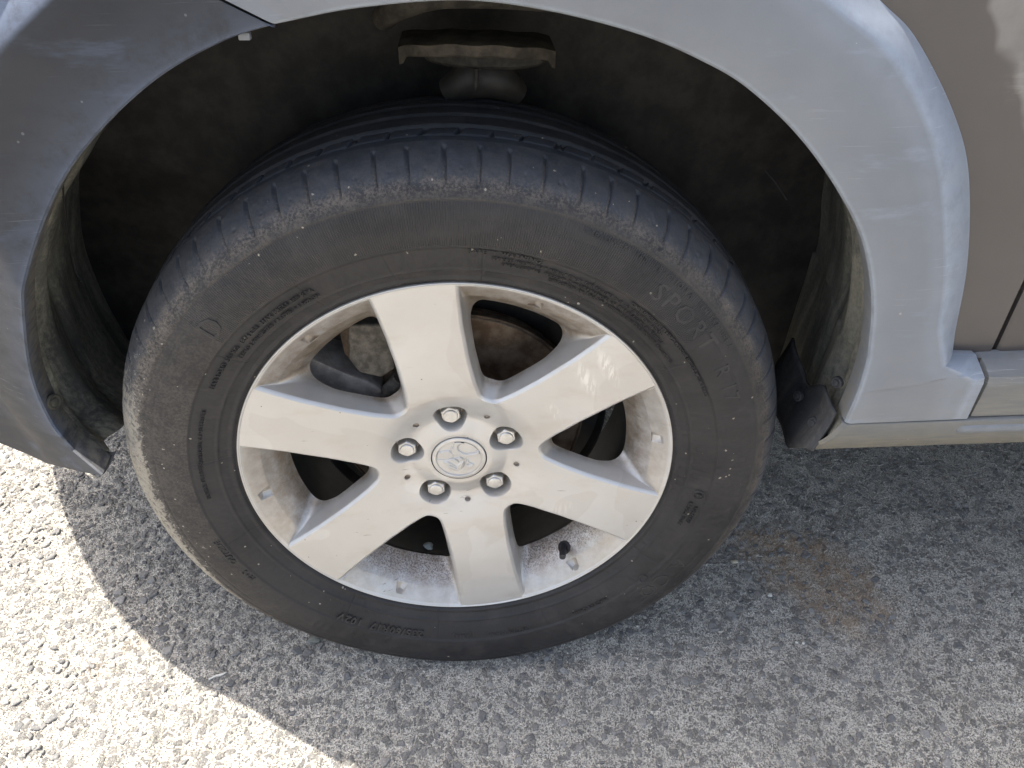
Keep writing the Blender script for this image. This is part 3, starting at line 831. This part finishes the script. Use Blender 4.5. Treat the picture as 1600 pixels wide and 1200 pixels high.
# ---- brake
lathe('brake_disc', [(.0740, .0620), (.0760, .0580), (.0800, .0600), (.0820, .0860), (.1395, .0860), (.1405, .0868), (.1405, .0930), (.136, .094), (.136, .100), (.1405, .101), (.1405, .1080), (.139, .109), (.06, .109), (.03, .062), (.0740, .0620)], 160, DISC, wheel, 30)
lathe('disc_rim', [(.1412, .0864), (.1440, .0868), (.1445, .0935), (.1412, .0938)], 120, RUST, wheel, 30)
lathe('dust_shield', [(.060, .118), (.150, .118), (.168, .112), (.172, .100), (.1735, .100), (.170, .114), (.150, .121), (.060, .121)], 96, HOLE, wheel, 30)
def caliper():
    def blobpoly(name, P, y0, y1, mat, bev=.006):
        bm = bmesh.new()
        lo = [bm.verts.new((x, y1, z)) for x, z in P]; hi = [bm.verts.new((x, y0, z)) for x, z in P]
        bm.faces.new(hi); bm.faces.new(lo[::-1])
        for i in range(len(P)): bm.faces.new((lo[i], lo[(i+1) % len(P)], hi[(i+1) % len(P)], hi[i]))
        bmesh.ops.bevel(bm, geom=[e for e in bm.edges], offset=bev, segments=3, profile=.6, affect='EDGES', clamp_overlap=True)
        return bm_obj(name, bm, mat, wheel, sharp=50)
    def cast(name, P, y0, y1, mat):
        o = blobpoly(name, P, y0, y1, mat, .004)
        m = o.modifiers.new('cast', 'SUBSURF'); m.levels = m.render_levels = 2
        return o
    cast('brake_caliper', [(-.170, .125), (-.138, .104), (-.112, .088), (-.092, .078), (-.080, .066), (-.084, .052), (-.108, .045), (-.145, .046), (-.172, .07)], .060, .118, CALI)
    cast('caliper_bracket', [(-.104, .155), (-.062, .155), (-.062, .100), (-.078, .089), (-.100, .096), (-.109, .114)], .052, .095, CALI3)
    blobpoly('pad_clip', [(-.118, .15), (-.116, .110), (-.106, .092), (-.092, .084), (-.076, .080), (-.068, .084), (-.068, .16), (-.11, .16)], .070, .074, RUST, .001)
    tube('caliper_arm', [(-.115, .085, .035), (-.085, .070, .050), (-.060, .064, .080)], [.010, .009, .008], CALI3, wheel)
caliper()

# ------------------------------------------------------------------ body panels
WX = np.array([-.97, -.96, -.93, -.89, -.82, -.74, -.67, -.60, -.53, -.45, -.40, -.34]); WY = np.array([.95, .75, .60, .48, .37, .26, .18, .12, .07, .03, 0, -.04])+.04
def wrap(x): return np.interp(x, WX, WY)
def crown(z): return .9*np.clip(z-.80, 0, None)**1.7

TT = [(-.102, .791, -.190, .838, -.207, .853), (-.047, .800, -.09, .872, -.10, .893), (.021, .804, .02, .882, .02, .906), (.080, .797, .10, .876, .11, .900), (.142, .782, .175, .857, .19, .878),
      (.189, .764, .235, .826, .260, .838), (.225, .745, .274, .799, .316, .798), (.270, .710, .320, .770, .350, .773), (.311, .667, .362, .725, .397, .720), (.344, .622, .394, .672, .428, .670),
      (.368, .566, .425, .594, .457, .590), (.382, .506, .440, .535, .473, .515)]
def right_flare():
    A = catmull(TT, 150)
    tail = np.array([TT[-1], (.3835, .4800, .459, .494, .479, .4915), (.3835, .4650, .482, .4835, .503, .4900), (.3830, .4550, .494, .4765, .5031, .4790), (.381, .4300, .494, .4300, .5031, .4300)])
    B = np.vstack([np.linspace(tail[i], tail[i+1], 9)[1:] for i in range(4)])
    A = np.vstack([A, B]); n = len(A)
    yo = np.full(n, -.016); yo[-9:] = np.linspace(-.016, -.040, 9); yo[150+16:150+24] = np.linspace(-.018, -.038, 8); yo[150+24:] = -.0400
    yc = np.full(n, -.0385); yc[-16:] = -.0400
    rows = []; E = []; D = []
    def P(xz, y): return np.stack([xz[:, 0], y, xz[:, 1]], -1)
    I, C, O = A[:, 0:2], A[:, 2:4], A[:, 4:6]
    def tow(a, b, d):      # step d metres from a towards b
        v = b-a; return a+v/np.linalg.norm(v, axis=1)[:, None]*d
    one = np.ones(n)
    zt = A[:, 1]
    rows += [(P(tow(I, C, .0045), -.012*one), 0, .5), (P(tow(I, C, .0012), -.030*one), .3, .5), (P(I, -.0375*one), .55, .2), (P(tow(I, C, .0012), -.0400*one), .5, .1), (P(tow(I, C, .0040), -.0415*one), .1, 0)]
    for f, yb in ((.25, -.0428), (.45, -.0432), (.65, -.0425), (.82, -.0408), (.93, -.0396)):
        rows.append((P(tow(I, C, .004)*(1-f)+C*f, yb*one*0+np.where(np.arange(n) > n-18, np.interp(f, [0, 1], [-.0415, -.0400]), yb)), .12 if f > .8 else 0, 0))
    rows.append((P(C, yc), .55, 0))
    for f in (.25, .5, .75, .93): rows.append((P(C*(1-f)+O*f, yc*(1-f)+yo*f-.002*math.sin(f*PI)*(np.arange(n) < n-18)), .48-.2*f, 0))  # bevel lightened in colour as a sky highlight
    rows.append((P(O, yo), .5, 0)); rows.append((P(O-(O-C)*.03, np.maximum(yo+.010, yo)), 0, .5))
    V = np.stack([r[0] for r in rows], 1); m = V.shape[1]
    E = np.broadcast_to(np.array([r[1] for r in rows])[None], (n, m)).copy(); D = np.broadcast_to(np.array([r[2] for r in rows])[None], (n, m)).copy()
    # dust gathers low down
    D = np.clip(D+.30*sstep(.50, .43, V[..., 2]), 0, 1)
    # bevel at the lower end: strip, not a ring
    V[..., 1] += 0*V[..., 1]
    o = mesh_np('wheel_arch_flare', V.reshape(-1, 3), grid_faces(n, m), CLAD, car, sharp=32, attrs=dict(edge=E, dust=D))
    tag(o, 'faded pale grey plastic arch flare')
    return A
AR = right_flare()

LL = [(-.102, .791, -.190, .838, -.207, .853), (-.138, .781, -.222, .822, -.247, .838), (-.186, .759, -.252, .803, -.282, .820), (-.235, .725, -.293, .772, -.325, .790), (-.279, .684, -.345, .712, -.385, .730),
      (-.321, .627, -.398, .640, -.44, .65), (-.356, .564, -.43, .565, -.48, .57), (-.386, .490, -.455, .490, -.50, .49), (-.390, .435, -.455, .432, -.50, .43), (-.374, .407, -.435, .390, -.50, .385), (-.343, .393, -.438, .3600, -.50, .362)]
def Yb(x, base=-.040): return base+wrap(x)
def left_bumper():
    A = catmull(LL[:-1], 130); A[0] += np.tile([-.0012, -.0022], 3); A = np.vstack([A, [np.array(LL[-2])*(1-f)+np.array(LL[-1])*f for f in np.linspace(0, 1, 9)[1:]]]); n = len(A)
    I, C, O = A[:, 0:2], A[:, 2:4], A[:, 4:6]; one = np.ones(n); t = np.linspace(0, 1, n)
    up_ = sstep(.50, .25, t)                         # the stepped-back bevel exists only at the upper corner
    def tow(a, b, d): v = b-a; return a+v/np.linalg.norm(v, axis=1)[:, None]*d
    def P(xz, off): return np.stack([xz[:, 0], Yb(xz[:, 0])+off, xz[:, 1]], -1)
    rows = [(P(tow(I, C, .004), .028*one), 0, .6), (P(tow(I, C, .0012), .010*one), .3, .5), (P(I, .0025*one), .6, .2), (P(tow(I, C, .0014), 0*one), .5, 0), (P(tow(I, C, .006), -.0008*one), .28, 0)]
    for f in (.12, .25, .4, .6, .8, .93): rows.append((P(tow(I, C, .006)*(1-f)+C*f, -.0010-.0020*math.sin(f*PI)*one), .3*(1-f)**3, 0))
    rows.append((P(C, .0000*one), .6, 0))
    for f in (.3, .65): rows.append((P(C*(1-f)+O*f, .020*f*up_), .75, 0))  # sky sheen painted on the upper bevel
    rows.append((P(O, .022*up_), .5, 0))
    cen = np.array([.012, .45]); D = O-cen; D = D/np.linalg.norm(D, axis=1)[:, None]; D[:, 1] *= np.where(D[:, 1] < 0, .3, 1)
    for e in (.03, .08, .14, .20, .27, .34, .40):
        Q = O+D*e; Q[:, 1] = np.minimum(Q[:, 1], .86+0*Q[:, 1]); rows.append((P(Q, .022*up_), 0, 0))
    V = np.stack([r[0] for r in rows], 1); m = V.shape[1]
    E = np.broadcast_to(np.array([r[1] for r in rows])[None], (n, m)).copy(); Dd = np.broadcast_to(np.array([r[2] for r in rows])[None], (n, m)).copy()
    E[..., 11:15] *= (up_*.9+.1)[:, None]
    E[-16:] *= .25
    # roll under along the bottom edge
    bot = V[-1]; extra = []
    for dz, dy in ((-.002, .003), (-.003, .012), (-.001, .035)):
        q = bot.copy(); q[:, 2] += dz; q[:, 1] += dy; extra.append(q)
    V = np.concatenate([V, np.stack(extra, 0)], 0); E = np.vstack([E, np.full((3, m), .1)]); Dd = np.vstack([Dd, np.full((3, m), .3)])
    o = mesh_np('front_bumper', V.reshape(-1, 3), grid_faces(n+3, m, flip=True), CLAD2, car, sharp=32, attrs=dict(edge=E, dust=Dd))
    tag(o, 'dark scuffed plastic bumper corner')
    return A
AL = left_bumper()

def seam_strip():
    # dark shut line where the bumper corner meets the flare
    d = catmull([(-.1085, .7985), (-.150, .8180), (-.190, .8380), (-.207, .8530)], 20); V = []
    for (x, z) in d:
        for dx, dz in ((-.005, -.008), (.004, .006)): V.append((x+dx, -.0345, z+dz))
    mesh_np('panel_gap', V, grid_faces(20, 2), BARREL, car, smooth=False)
seam_strip()
def clip_tab():
    bm = bmesh.new(); box_bm(bm, (-.1300, -.0335, .7800), (-.1220, -.028, .7850), .001)
    bm_obj('trim_clip', bm, CLAD, car)
clip_tab()

def panel(name, U, W, fn, mat, attrs=None, parent=car):
    u, v = np.meshgrid(U, W, indexing='ij'); V = fn(u, v)
    at = {k: f(V) for k, f in (attrs or {}).items()}
    return mesh_np(name, V.reshape(-1, 3), grid_faces(len(U), len(W)), mat, parent, sharp=40, attrs=at)

def painted():
    # front fender: from under the flare out to the shut line, bonnet edge and nose
    A = np.vstack([AL[:95][::-1], AR[1:170]])
    C, O = A[:, 2:4], A[:, 4:6]; n = len(A)
    S = C*.25+O*.75
    cen = np.array([.05, .45]); tgt = []
    for p in O:
        d = p-cen; k = []
        if d[0] > 1e-6: k.append((.5225-cen[0])/d[0])
        if d[1] > 1e-6: k.append((1.0-cen[1])/d[1])
        if d[0] < -1e-6: k.append((-.95-cen[0])/d[0])
        k = max(min(k), 1.0); tgt.append(cen+d*k)
    T = np.array(tgt); T[:, 1] = np.maximum(T[:, 1], .4885)
    fr = np.array([0, .12, .3, .5, .7, .85, 1.]); V = []
    for f in fr:
        Q = S*(1-f)+T*f; Q[:, 1] = np.where(Q[:, 0] > .4, np.maximum(Q[:, 1], .488), Q[:, 1])
        V.append(np.stack([Q[:, 0], -.0085+wrap(Q[:, 0])*1.0+crown(Q[:, 1]), Q[:, 1]], -1))
    edge = V[-1].copy(); edge[:, 1] += .012; edge = edge + np.where(T[:, 0:1] > .52, [-.0015, 0, 0], [0, 0, -.0015]); V.append(edge)
    V = np.stack(V, 1); m = V.shape[1]
    # fine columns on the visible right side
    def sm(P):
        x, z = P[..., 0], P[..., 2]; return np.exp(-((((x-.475)*.8+(z-.765)*.6)/.016)**2+(((z-.765)*.8-(x-.475)*.6)/.009)**2))+.35*np.exp(-(((x-.455)/.012)**2+((z-.742)/.006)**2))
    o = mesh_np('front_fender', V.reshape(-1, 3), grid_faces(n, m), PAINT, car, sharp=40, attrs={'scuff': sm(V)})
    # fresh fine sheet on the right so the surface is smooth and scuffs have detail: subdivide
    md = o.modifiers.new('sub', 'SUBSURF'); md.subdivision_type = 'SIMPLE'; md.levels = md.render_levels = 2
    # door skin, starting after the shut line
    X = np.r_[.5275, .529, .532, np.linspace(.56, 1.55, 24)]; Z = np.r_[np.linspace(.4885, 1.0, 26)]
    def f(u, v):
        y = -.0085+crown(v)+.010*np.exp(-((u-.5275)/.0012)**2); return np.stack([u, y, v], -1)
    panel('front_door', X, Z, f, PAINT, {'scuff': lambda P: P[..., 0]*0})
    V = [(.520, .004, .40), (.531, .004, .40), (.520, .004+.02, 1.0), (.531, .004+.02, 1.0)]
    mesh_np('door_gap', V, [[0, 1, 3, 2]], HOLE, car, smooth=False)
painted()

def lower_side():
    # cladding on the door, right of the seam
    def f(u, v):
        z = v; y = np.interp(v, [.428, .430, .470, .478, .484, .4875, .4885], [-.030, -.0365, -.0385, -.0370, -.0260, -.0140, -.0060])
        y = y+.012*np.exp(-((u-.5062)/.0016)**2)
        return np.stack([u, y, z], -1)
    Z = np.r_[.428, .430, np.linspace(.434, .470, 8), .474, .478, .481, .484, .486, .4875, .4885]
    X = np.r_[.5055, .507, .509, .512, np.linspace(.53, 1.6, 40)]
    o = panel('door_cladding', X, Z, f, SILL, {'edge': lambda P: .35*sstep(.476, .486, P[..., 2]), 'dust': lambda P: .25+.3*sstep(.47, .43, P[..., 2])})
    V = [(.5025, -.020, .425), (.5065, -.020, .425), (.5025, -.020, .489), (.5065, -.020, .489)]
    mesh_np('cladding_gap', V, [[0, 1, 3, 2]], HOLE, car, smooth=False)
    # sill strip: rolls under
    prof = np.array([(.4285, -.030), (.4282, -.0385), (.4240, -.0398), (.4100, -.0370), (.3950, -.0300), (.3800, -.0190), (.3660, -.0060), (.3560, .0060), (.3510, .0180), (.3490, .0400), (.3480, .10), (.3470, .40)])
    pr = catmull(prof, 40)
    X = np.r_[0, np.linspace(.004, .12, 30), np.linspace(.13, 1.3, 60)]
    u, k = np.meshgrid(X, np.arange(40), indexing='ij')
    zz = pr[k, 0]; yy = pr[k, 1]
    x0 = np.interp(zz, [.351, .388, .430], [.386, .366, .3805])+np.clip(yy-.02, 0, None)*.55
    V = np.stack([x0+u, yy+.004*np.exp(-(u/.0015)**2), zz], -1)
    D = np.clip(.25+.75*sstep(.425, .385, zz), 0, 1)
    mesh_np('sill_trim', V.reshape(-1, 3), grid_faces(len(X), 40), SILL, car, sharp=40, attrs=dict(edge=0*zz+.05, dust=D))
    # rounded rub strip under the door cladding
    n = 12; V = []
    xs = np.r_[.497, .498, .501, .506, np.linspace(.52, 1.6, 30)]
    rs = np.r_[.001, .0045, .0068, .0075, np.full(30, .0075)]
    for x, r_ in zip(xs, rs):
        for q in range(n): V.append((x, -.0330+r_*1.1*math.cos(2*PI*q/n), .4160+r_*math.sin(2*PI*q/n)*1.1))
    F = grid_faces(len(xs), n, False, True)
    mesh_np('rub_strip', V, F, SILL, car, sharp=60, attrs=dict(edge=np.full(len(V), .5), dust=np.full(len(V), 0.)))
lower_side()

# ---- wheel arch liner: follows the arch inwards
def liner():
    L = AL[::-1][:, 0:2]; L = L[np.r_[0:len(L)]]; Rr = AR[:-4, 0:2]
    cv = np.vstack([L, Rr[1:]])
    # extend the right foot down the mud flap
    foot = np.linspace(cv[-1], (.371, .402), 14)[1:]; cv = np.vstack([cv, foot]); n = len(cv)
    side = Yb(cv[:, 0]); side = np.where(cv[:, 0] > -.3, -.04, side)
    cen = np.array([.012, .46]); D = cv-cen; D /= np.linalg.norm(D, axis=1)[:, None]
    ds = np.array([.006, .012, .020, .035, .06, .09, .12, .155, .19, .225, .26, .30]); 
    ang = np.degrees(np.arctan2(cv[:, 1]-.46, cv[:, 0]-.012)) % 360
    V = []; Du = []
    for j, q in enumerate(np.linspace(0, 1, 60)):
        dep = .30*q**1.15
        off = .0045+.012*sstep(0, .05, dep)+.020*sstep(.03, .30, dep)
        # vertical pressed ribs in the trailing and leading walls
        low = sstep(.66, .56, cv[:, 1])
        ribs = .007*np.exp(-((dep-.045)/.010)**2)+.006*np.exp(-((dep-.105)/.012)**2)-.008*np.exp(-((dep-.075)/.012)**2)-.006*np.exp(-((dep-.15)/.012)**2)
        wob = .003*vnoise(ang/9, np.zeros(n)+dep*40, 31)
        o_ = off-(ribs*low)+wob*sstep(0, .03, dep)
        P = cv+D*o_[:, None]
        P[:, 0] += np.sign(cv[:, 0])*low*.14*dep
        P[:, 1] -= sstep(.46, .38, cv[:, 1])*dep*np.where(cv[:, 0] < 0, .28, .50*float(sstep(.015, .12, np.array(dep))))
        V.append(np.stack([P[:, 0], side+.008+dep, P[:, 1]], -1))
        Du.append(np.clip(sstep(.77, .60, cv[:, 1])*(1-.35*q)*.98+.25*sstep(.05, 0, dep), 0, 1)*np.where(cv[:, 0] < 0, 1, .62)+.05+.18*sstep(.1, .0, dep)*(cv[:, 0] < 0))
    V = np.stack(V, 1); Du = np.stack(Du, 1)
    o = mesh_np('arch_liner', V.reshape(-1, 3), grid_faces(n, V.shape[1]), LINER, car, attrs=dict(dust=Du))
    # inner wall of the wheel well
    th = np.linspace(0, 1, n); rim_ = V[:, -1]; c = np.array([.012, .30, .46])
    W = np.stack([rim_*(1-f)+c*f for f in (0, .3, .6, 1.)], 1)
    mesh_np('inner_wing', W.reshape(-1, 3), grid_faces(n, 4), HOLE, car)
    return V
LV = liner()
def groove_lines():
    # crimped seam of the liner, front side and rear side
    tube('liner_seam', [(-.335, .075, .66), (-.352, .080, .61), (-.360, .078, .56), (-.356, .072, .545)], [.0009], BARREL, car, 6)
    tube('liner_seam', [(.352, .14, .585), (.340, .15, .600), (.330, .16, .610)], [.0009], BARREL, car, 6)
groove_lines()

# mud flap piece at the foot of the rear wall, with its two push clips
def mud_flap():
    rows = []
    for k, q in enumerate(np.linspace(0, 1, 14)):
        dep = -.026+.16*q
        zt = np.interp(q, [0, .25, .5, .62, 1.], [.432, .438, .404, .410, .416])     # jagged top edge
        zb = .382-.030*sstep(0, .3, q)-.012*q
        x0 = np.interp(q, [0, .1, 1], [.3800, .381, .401])
        z = np.linspace(zt, zb, 12)
        x = x0-.018*sstep(.43, .35, z)-.0035-.002*np.sin(q*9)
        rows.append(np.stack([x, np.full(12, dep), z], -1))
    V = np.stack(rows, 0)
    o = mesh_np('mud_flap', V.reshape(-1, 3), grid_faces(14, 12), LINERB, car, attrs=dict(dust=np.full(14*12, .5)))
    md = o.modifiers.new('solid', 'SOLIDIFY'); md.thickness = .003; md.offset = 0
    return o
mud_flap()
def push_clip(loc, nx, r=.0065):
    bm = bmesh.new(); rings = []
    nrm = Vector(nx).normalized(); a = nrm.orthogonal().normalized(); b = nrm.cross(a); c = Vector(loc)
    for rad, h in ((r, -.002), (r, .0012), (r*.82, .0022), (r*.55, .0016), (r*.5, .0028), (r*.15, .0034)):
        rings.append([bm.verts.new(c+nrm*h+rad*(a*math.cos(2*PI*k/18)+b*math.sin(2*PI*k/18))) for k in range(18)])
    for A, B in zip(rings, rings[1:]):
        for i in range(18): bm.faces.new((A[i], A[(i+1) % 18], B[(i+1) % 18], B[i]))
    bm.faces.new(rings[-1])
    return bm_obj('push_clip', bm, LINERB if loc[0] > 0 else LINERC, car, sharp=30)
LINERC = mat_plain('clip_plastic', (.035, .033, .027), (.07, .066, .05), 80, .7)
push_clip((.3725, .045, .3990), (-1, -.25, .2)); push_clip((.3700, -.004, .4010), (-1, -.35, .2)); push_clip((.3790, -.008, .4560), (-1, -.5, .1), .006)
push_clip((-.3900, .010, .4480), (1, -.45, .1), .008)

# ---- suspension above the wheel
def suspension():
    # pressed steel spring seat: curved plate with a folded lip and notched ends
    n = 40; V = []
    t = np.linspace(0, 1, n)
    for k in t:
        x = -.040+.145*k; y0 = .150-.030*math.sin(PI*k)
        z = .7330+.0095*math.sin(PI*k)**.8-.005*k+.0006*math.sin(k*23)
        e = 1 if .04 < k < .96 else 1.7
        for (dy, dz) in ((.060, .0045), (.006, .0045), (0, .0030), (-.001, -.0055*e), (.0005, -.0070*e), (.003, -.0060*e), (.004, -.001), (.060, -.001)):
            V.append((x, y0+dy, z+dz))
    mesh_np('spring_seat', V, grid_faces(n, 8, False, True), SEATM, car, sharp=40)
    V = []
    for k in t:
        x = -.018+.118*k; s = math.sin(PI*k)**.45; y0 = .158-.026*math.sin(PI*k); zz = .7330+.007*math.sin(PI*k)-.004*k
        for (dy, dz) in ((.05, -.002), (-.001, -.003), (.001, -.006-.010*s), (.006, -.008-.012*s), (.05, -.010-.012*s)): V.append((x, y0+dy, zz+dz))
    mesh_np('spring_seat_underside', V, grid_faces(n, 5), CALI2, car, sharp=40)
    tube('brake_line_pin', [(.031, .126, .722), (.0300, .125, .708), (.0292, .125, .703)], [.0024, .0020, .0006], CALI2, car, 8)
    lathe('strut_tube', [(.0001, 0), (.015, 0), (.019, .002), (.019, .02)], 28, HOLE, car)
    o = bpy.data.objects['strut_tube']; o.location = (.036, .175, .720); 
    o.data.transform(Matrix.Rotation(R(90), 4, 'X') @ Matrix.Diagonal((1, -14, 1, 1)))
    o.data.flip_normals()
    # rubber bump and spring coil seen under the arch edge
    P = [(.03+.055*math.cos(a), .20+.045*math.sin(a), .768+.012*(a/(2*PI))) for a in np.linspace(0, 2*PI*2.5, 60)]
    tube('coil_spring', P, [.0075], CALI2, car, 10)
    tube('upper_mount', [(-.055, .17, .755), (-.035, .15, .772), (.0, .14, .783), (.05, .14, .783), (.10, .155, .776), (.12, .19, .765)], [.010, .014, .015, .014, .010], CALI2, car, 14)
    tube('strut_bracket', [(.002, .155, .695), (.02, .150, .705), (.036, .150, .708), (.055, .152, .704), (.07, .16, .69)], [.012, .017, .018, .017, .012], HOLE, car, 12)
    tube('steering_rod', [(-.20, .26, .36), (-.05, .24, .35), (.25, .30, .36)], [.012], HOLE, car, 12)
    lathe('steering_knuckle', [(.02, .12), (.06, .12), (.055, .17), (.035, .22), (.001, .24)], 32, HOLE, wheel)
CALI2 = mat_plain('grimy_strut', (.022, .020, .017), (.060, .054, .044), 70, .85)
suspension()

# ---- the rest of the car, off the frame: nose, bonnet, cabin, floor
def hull():
    # plan outline at sill height, mirrored about the car's middle (y = .92)
    side = [(x, y-.04+.012) for x, y in zip(WX[::-1], WY[::-1]) if x < -.5]          # from the wheel to the nose
    right_ = side+[(-.975, .92+.0)]
    mir = [(x, 1.84-y) for x, y in side[::-1]]
    nose = right_+mir
    def ring(z, inset, xb):
        pts = []
        for x, y in nose:
            yy = y+inset if y < .92 else y-inset
            xx = x+inset*.6*sstep(-.4, -.9, np.array(x)); pts.append((float(xx), yy if abs(y-.92) > .001 else .92, z))
        return pts+[(xb, 1.70-inset, z), (xb, .14+inset, z)]
    V = []; lv = [(.325, .07), (.345, .05), (.45, .03), (.62, .025), (.78, .03), (.90, .05), (.985, .10), (1.02, .20)]
    for z, ins in lv: V += ring(z, ins, -.50)
    m = len(nose)+2; F = [list(f) for f in grid_faces(len(lv), m, False, True)]; F.append(list(range(m))); F.append([(len(lv)-1)*m+k for k in range(m)][::-1])
    mesh_np('nose_section', V, F, CLAD2, car, sharp=40, attrs=dict(edge=np.zeros(len(V)), dust=np.zeros(len(V))))
    bm = bmesh.new(); box_bm(bm, (-.45, .062, .995), (.62, 1.78, 1.035), .015); bm_obj('bonnet', bm, PAINT, car)
    bm = bmesh.new(); box_bm(bm, (-.40, .31, .50), (.50, 1.53, .99), 0); bm_obj('engine_bay', bm, HOLE, car)
    bm = bmesh.new(); box_bm(bm, (-.45, .34, .24), (.50, 1.50, .26), 0); bm_obj('under_tray', bm, HOLE, car)
    bm = bmesh.new(); box_bm(bm, (.50, .24, .29), (3.2, 1.60, .36), 0); bm_obj('floor_pan', bm, HOLE, car)
    bm = bmesh.new(); box_bm(bm, (.56, .03, .34), (3.25, 1.81, 1.02), .03); bm_obj('cabin_body', bm, PAINT, car)
    # top of the fender up to the bonnet
    V = []
    X = np.linspace(-.80, .56, 20)
    for x in X:
        for z, dy in ((.985, -.0085+float(crown(.985))), (1.005, .045), (1.02, .075), (1.03, .10)):
            V.append((x, dy+float(wrap(x))*.9, z))
    mesh_np('fender_top', V, grid_faces(20, 4), PAINT, car)
    # cabin
    prof = [(.45, 1.02), (1.15, 1.62), (1.5, 1.70), (2.7, 1.68), (3.2, 1.08), (3.2, 1.02)]
    V = [(x, .10+.17*(z-1.02)/.68, z) for x, z in prof]+[(x, 1.74-.17*(z-1.02)/.68, z) for x, z in prof]
    n = len(prof); F = [list(range(n)), list(range(n, 2*n))[::-1]]+[[i, (i+1) % n, n+(i+1) % n, n+i] for i in range(n)]
    mesh_np('cabin_roof', V, F, GLASS, car, smooth=False)
hull()

# ------------------------------------------------------------------ small loose things on the road
def pebble(loc, s, mat, label, el=(1, .7, .5), group=None, name='pebble', rot=0.):
    bm = bmesh.new(); bmesh.ops.create_icosphere(bm, subdivisions=2, radius=1)
    for v in bm.verts:
        q = 1+.22*math.sin(v.co.x*3.1+loc[0]*90)+.15*math.cos(v.co.y*4.3+loc[1]*70); v.co = Vector((v.co.x*el[0]*q, v.co.y*el[1]*q, v.co.z*el[2]))*s
    o = bm_obj(name, bm, mat, None, sharp=32); o.location = (loc[0], loc[1], GZ+s*el[2]*.35); o.rotation_euler = (0, 0, rot)
    tag(o, label, 'stone' if name == 'pebble' else 'debris', group)
PW = mat_plain('pale_stone', (.50, .49, .44), (.66, .65, .60), 200, .8)
PT = mat_plain('tan_stone', (.42, .38, .28), (.55, .50, .38), 200, .8)
PG2 = mat_plain('lodged_stone', (.30, .33, .31), (.45, .48, .44), 200, .8)
PG = mat_plain('green_grey_stone', (.15, .16, .14), (.21, .21, .18), 200, .8)
pebble((.402, .143), .0050, PT, 'cream crumb lying right against the lower right of the tyre')
pebble((.435, .080), .0048, PW, 'larger pale crumb on the road beside the brown stain', rot=.6)
pebble((.446, .001), .0026, PW, 'left one of two tiny white crumbs below the brown stain')
pebble((.455, .000), .0030, PW, 'right one of two tiny white crumbs below the brown stain', rot=1.1)
pebble((.669, -.037), .0028, PW, 'single tiny white crumb far out on the right of the road')
pebble((-.213, .038), .0090, PG, 'flat grey green pebble near the lower left of the tyre', (1, .55, .35), rot=.1)
pebble((-.0475, .064), .0085, PG2, 'small grey green stone lodged inside the wheel behind the gap left of the bottom spoke', (1, .8, .8), rot=.4)
bpy.context.scene.collection.objects[-1].location.z = HUB.z-.1900
def splinter():
    bm = bmesh.new()
    P = [(-.010, -.0025), (-.002, .0005), (.004, .0005), (.011, .0035), (.012, .0050), (.003, .0035), (-.003, .0030), (-.011, .0000)]
    lo = [bm.verts.new((x, y, 0)) for x, y in P]; hi = [bm.verts.new((x*.96, y*.96, .0014)) for x, y in P]
    bm.faces.new(hi); bm.faces.new(lo[::-1])
    for i in range(len(P)): bm.faces.new((lo[i], lo[(i+1) % 8], hi[(i+1) % 8], hi[i]))
    o = bm_obj('wood_splinter', bm, PW, None); o.location = (-.330, -.012, GZ+.0006); o.rotation_euler = (0, 0, .15)
    tag(o, 'thin pale splinter on shaded road below left of the tyre', 'splinter')
splinter()
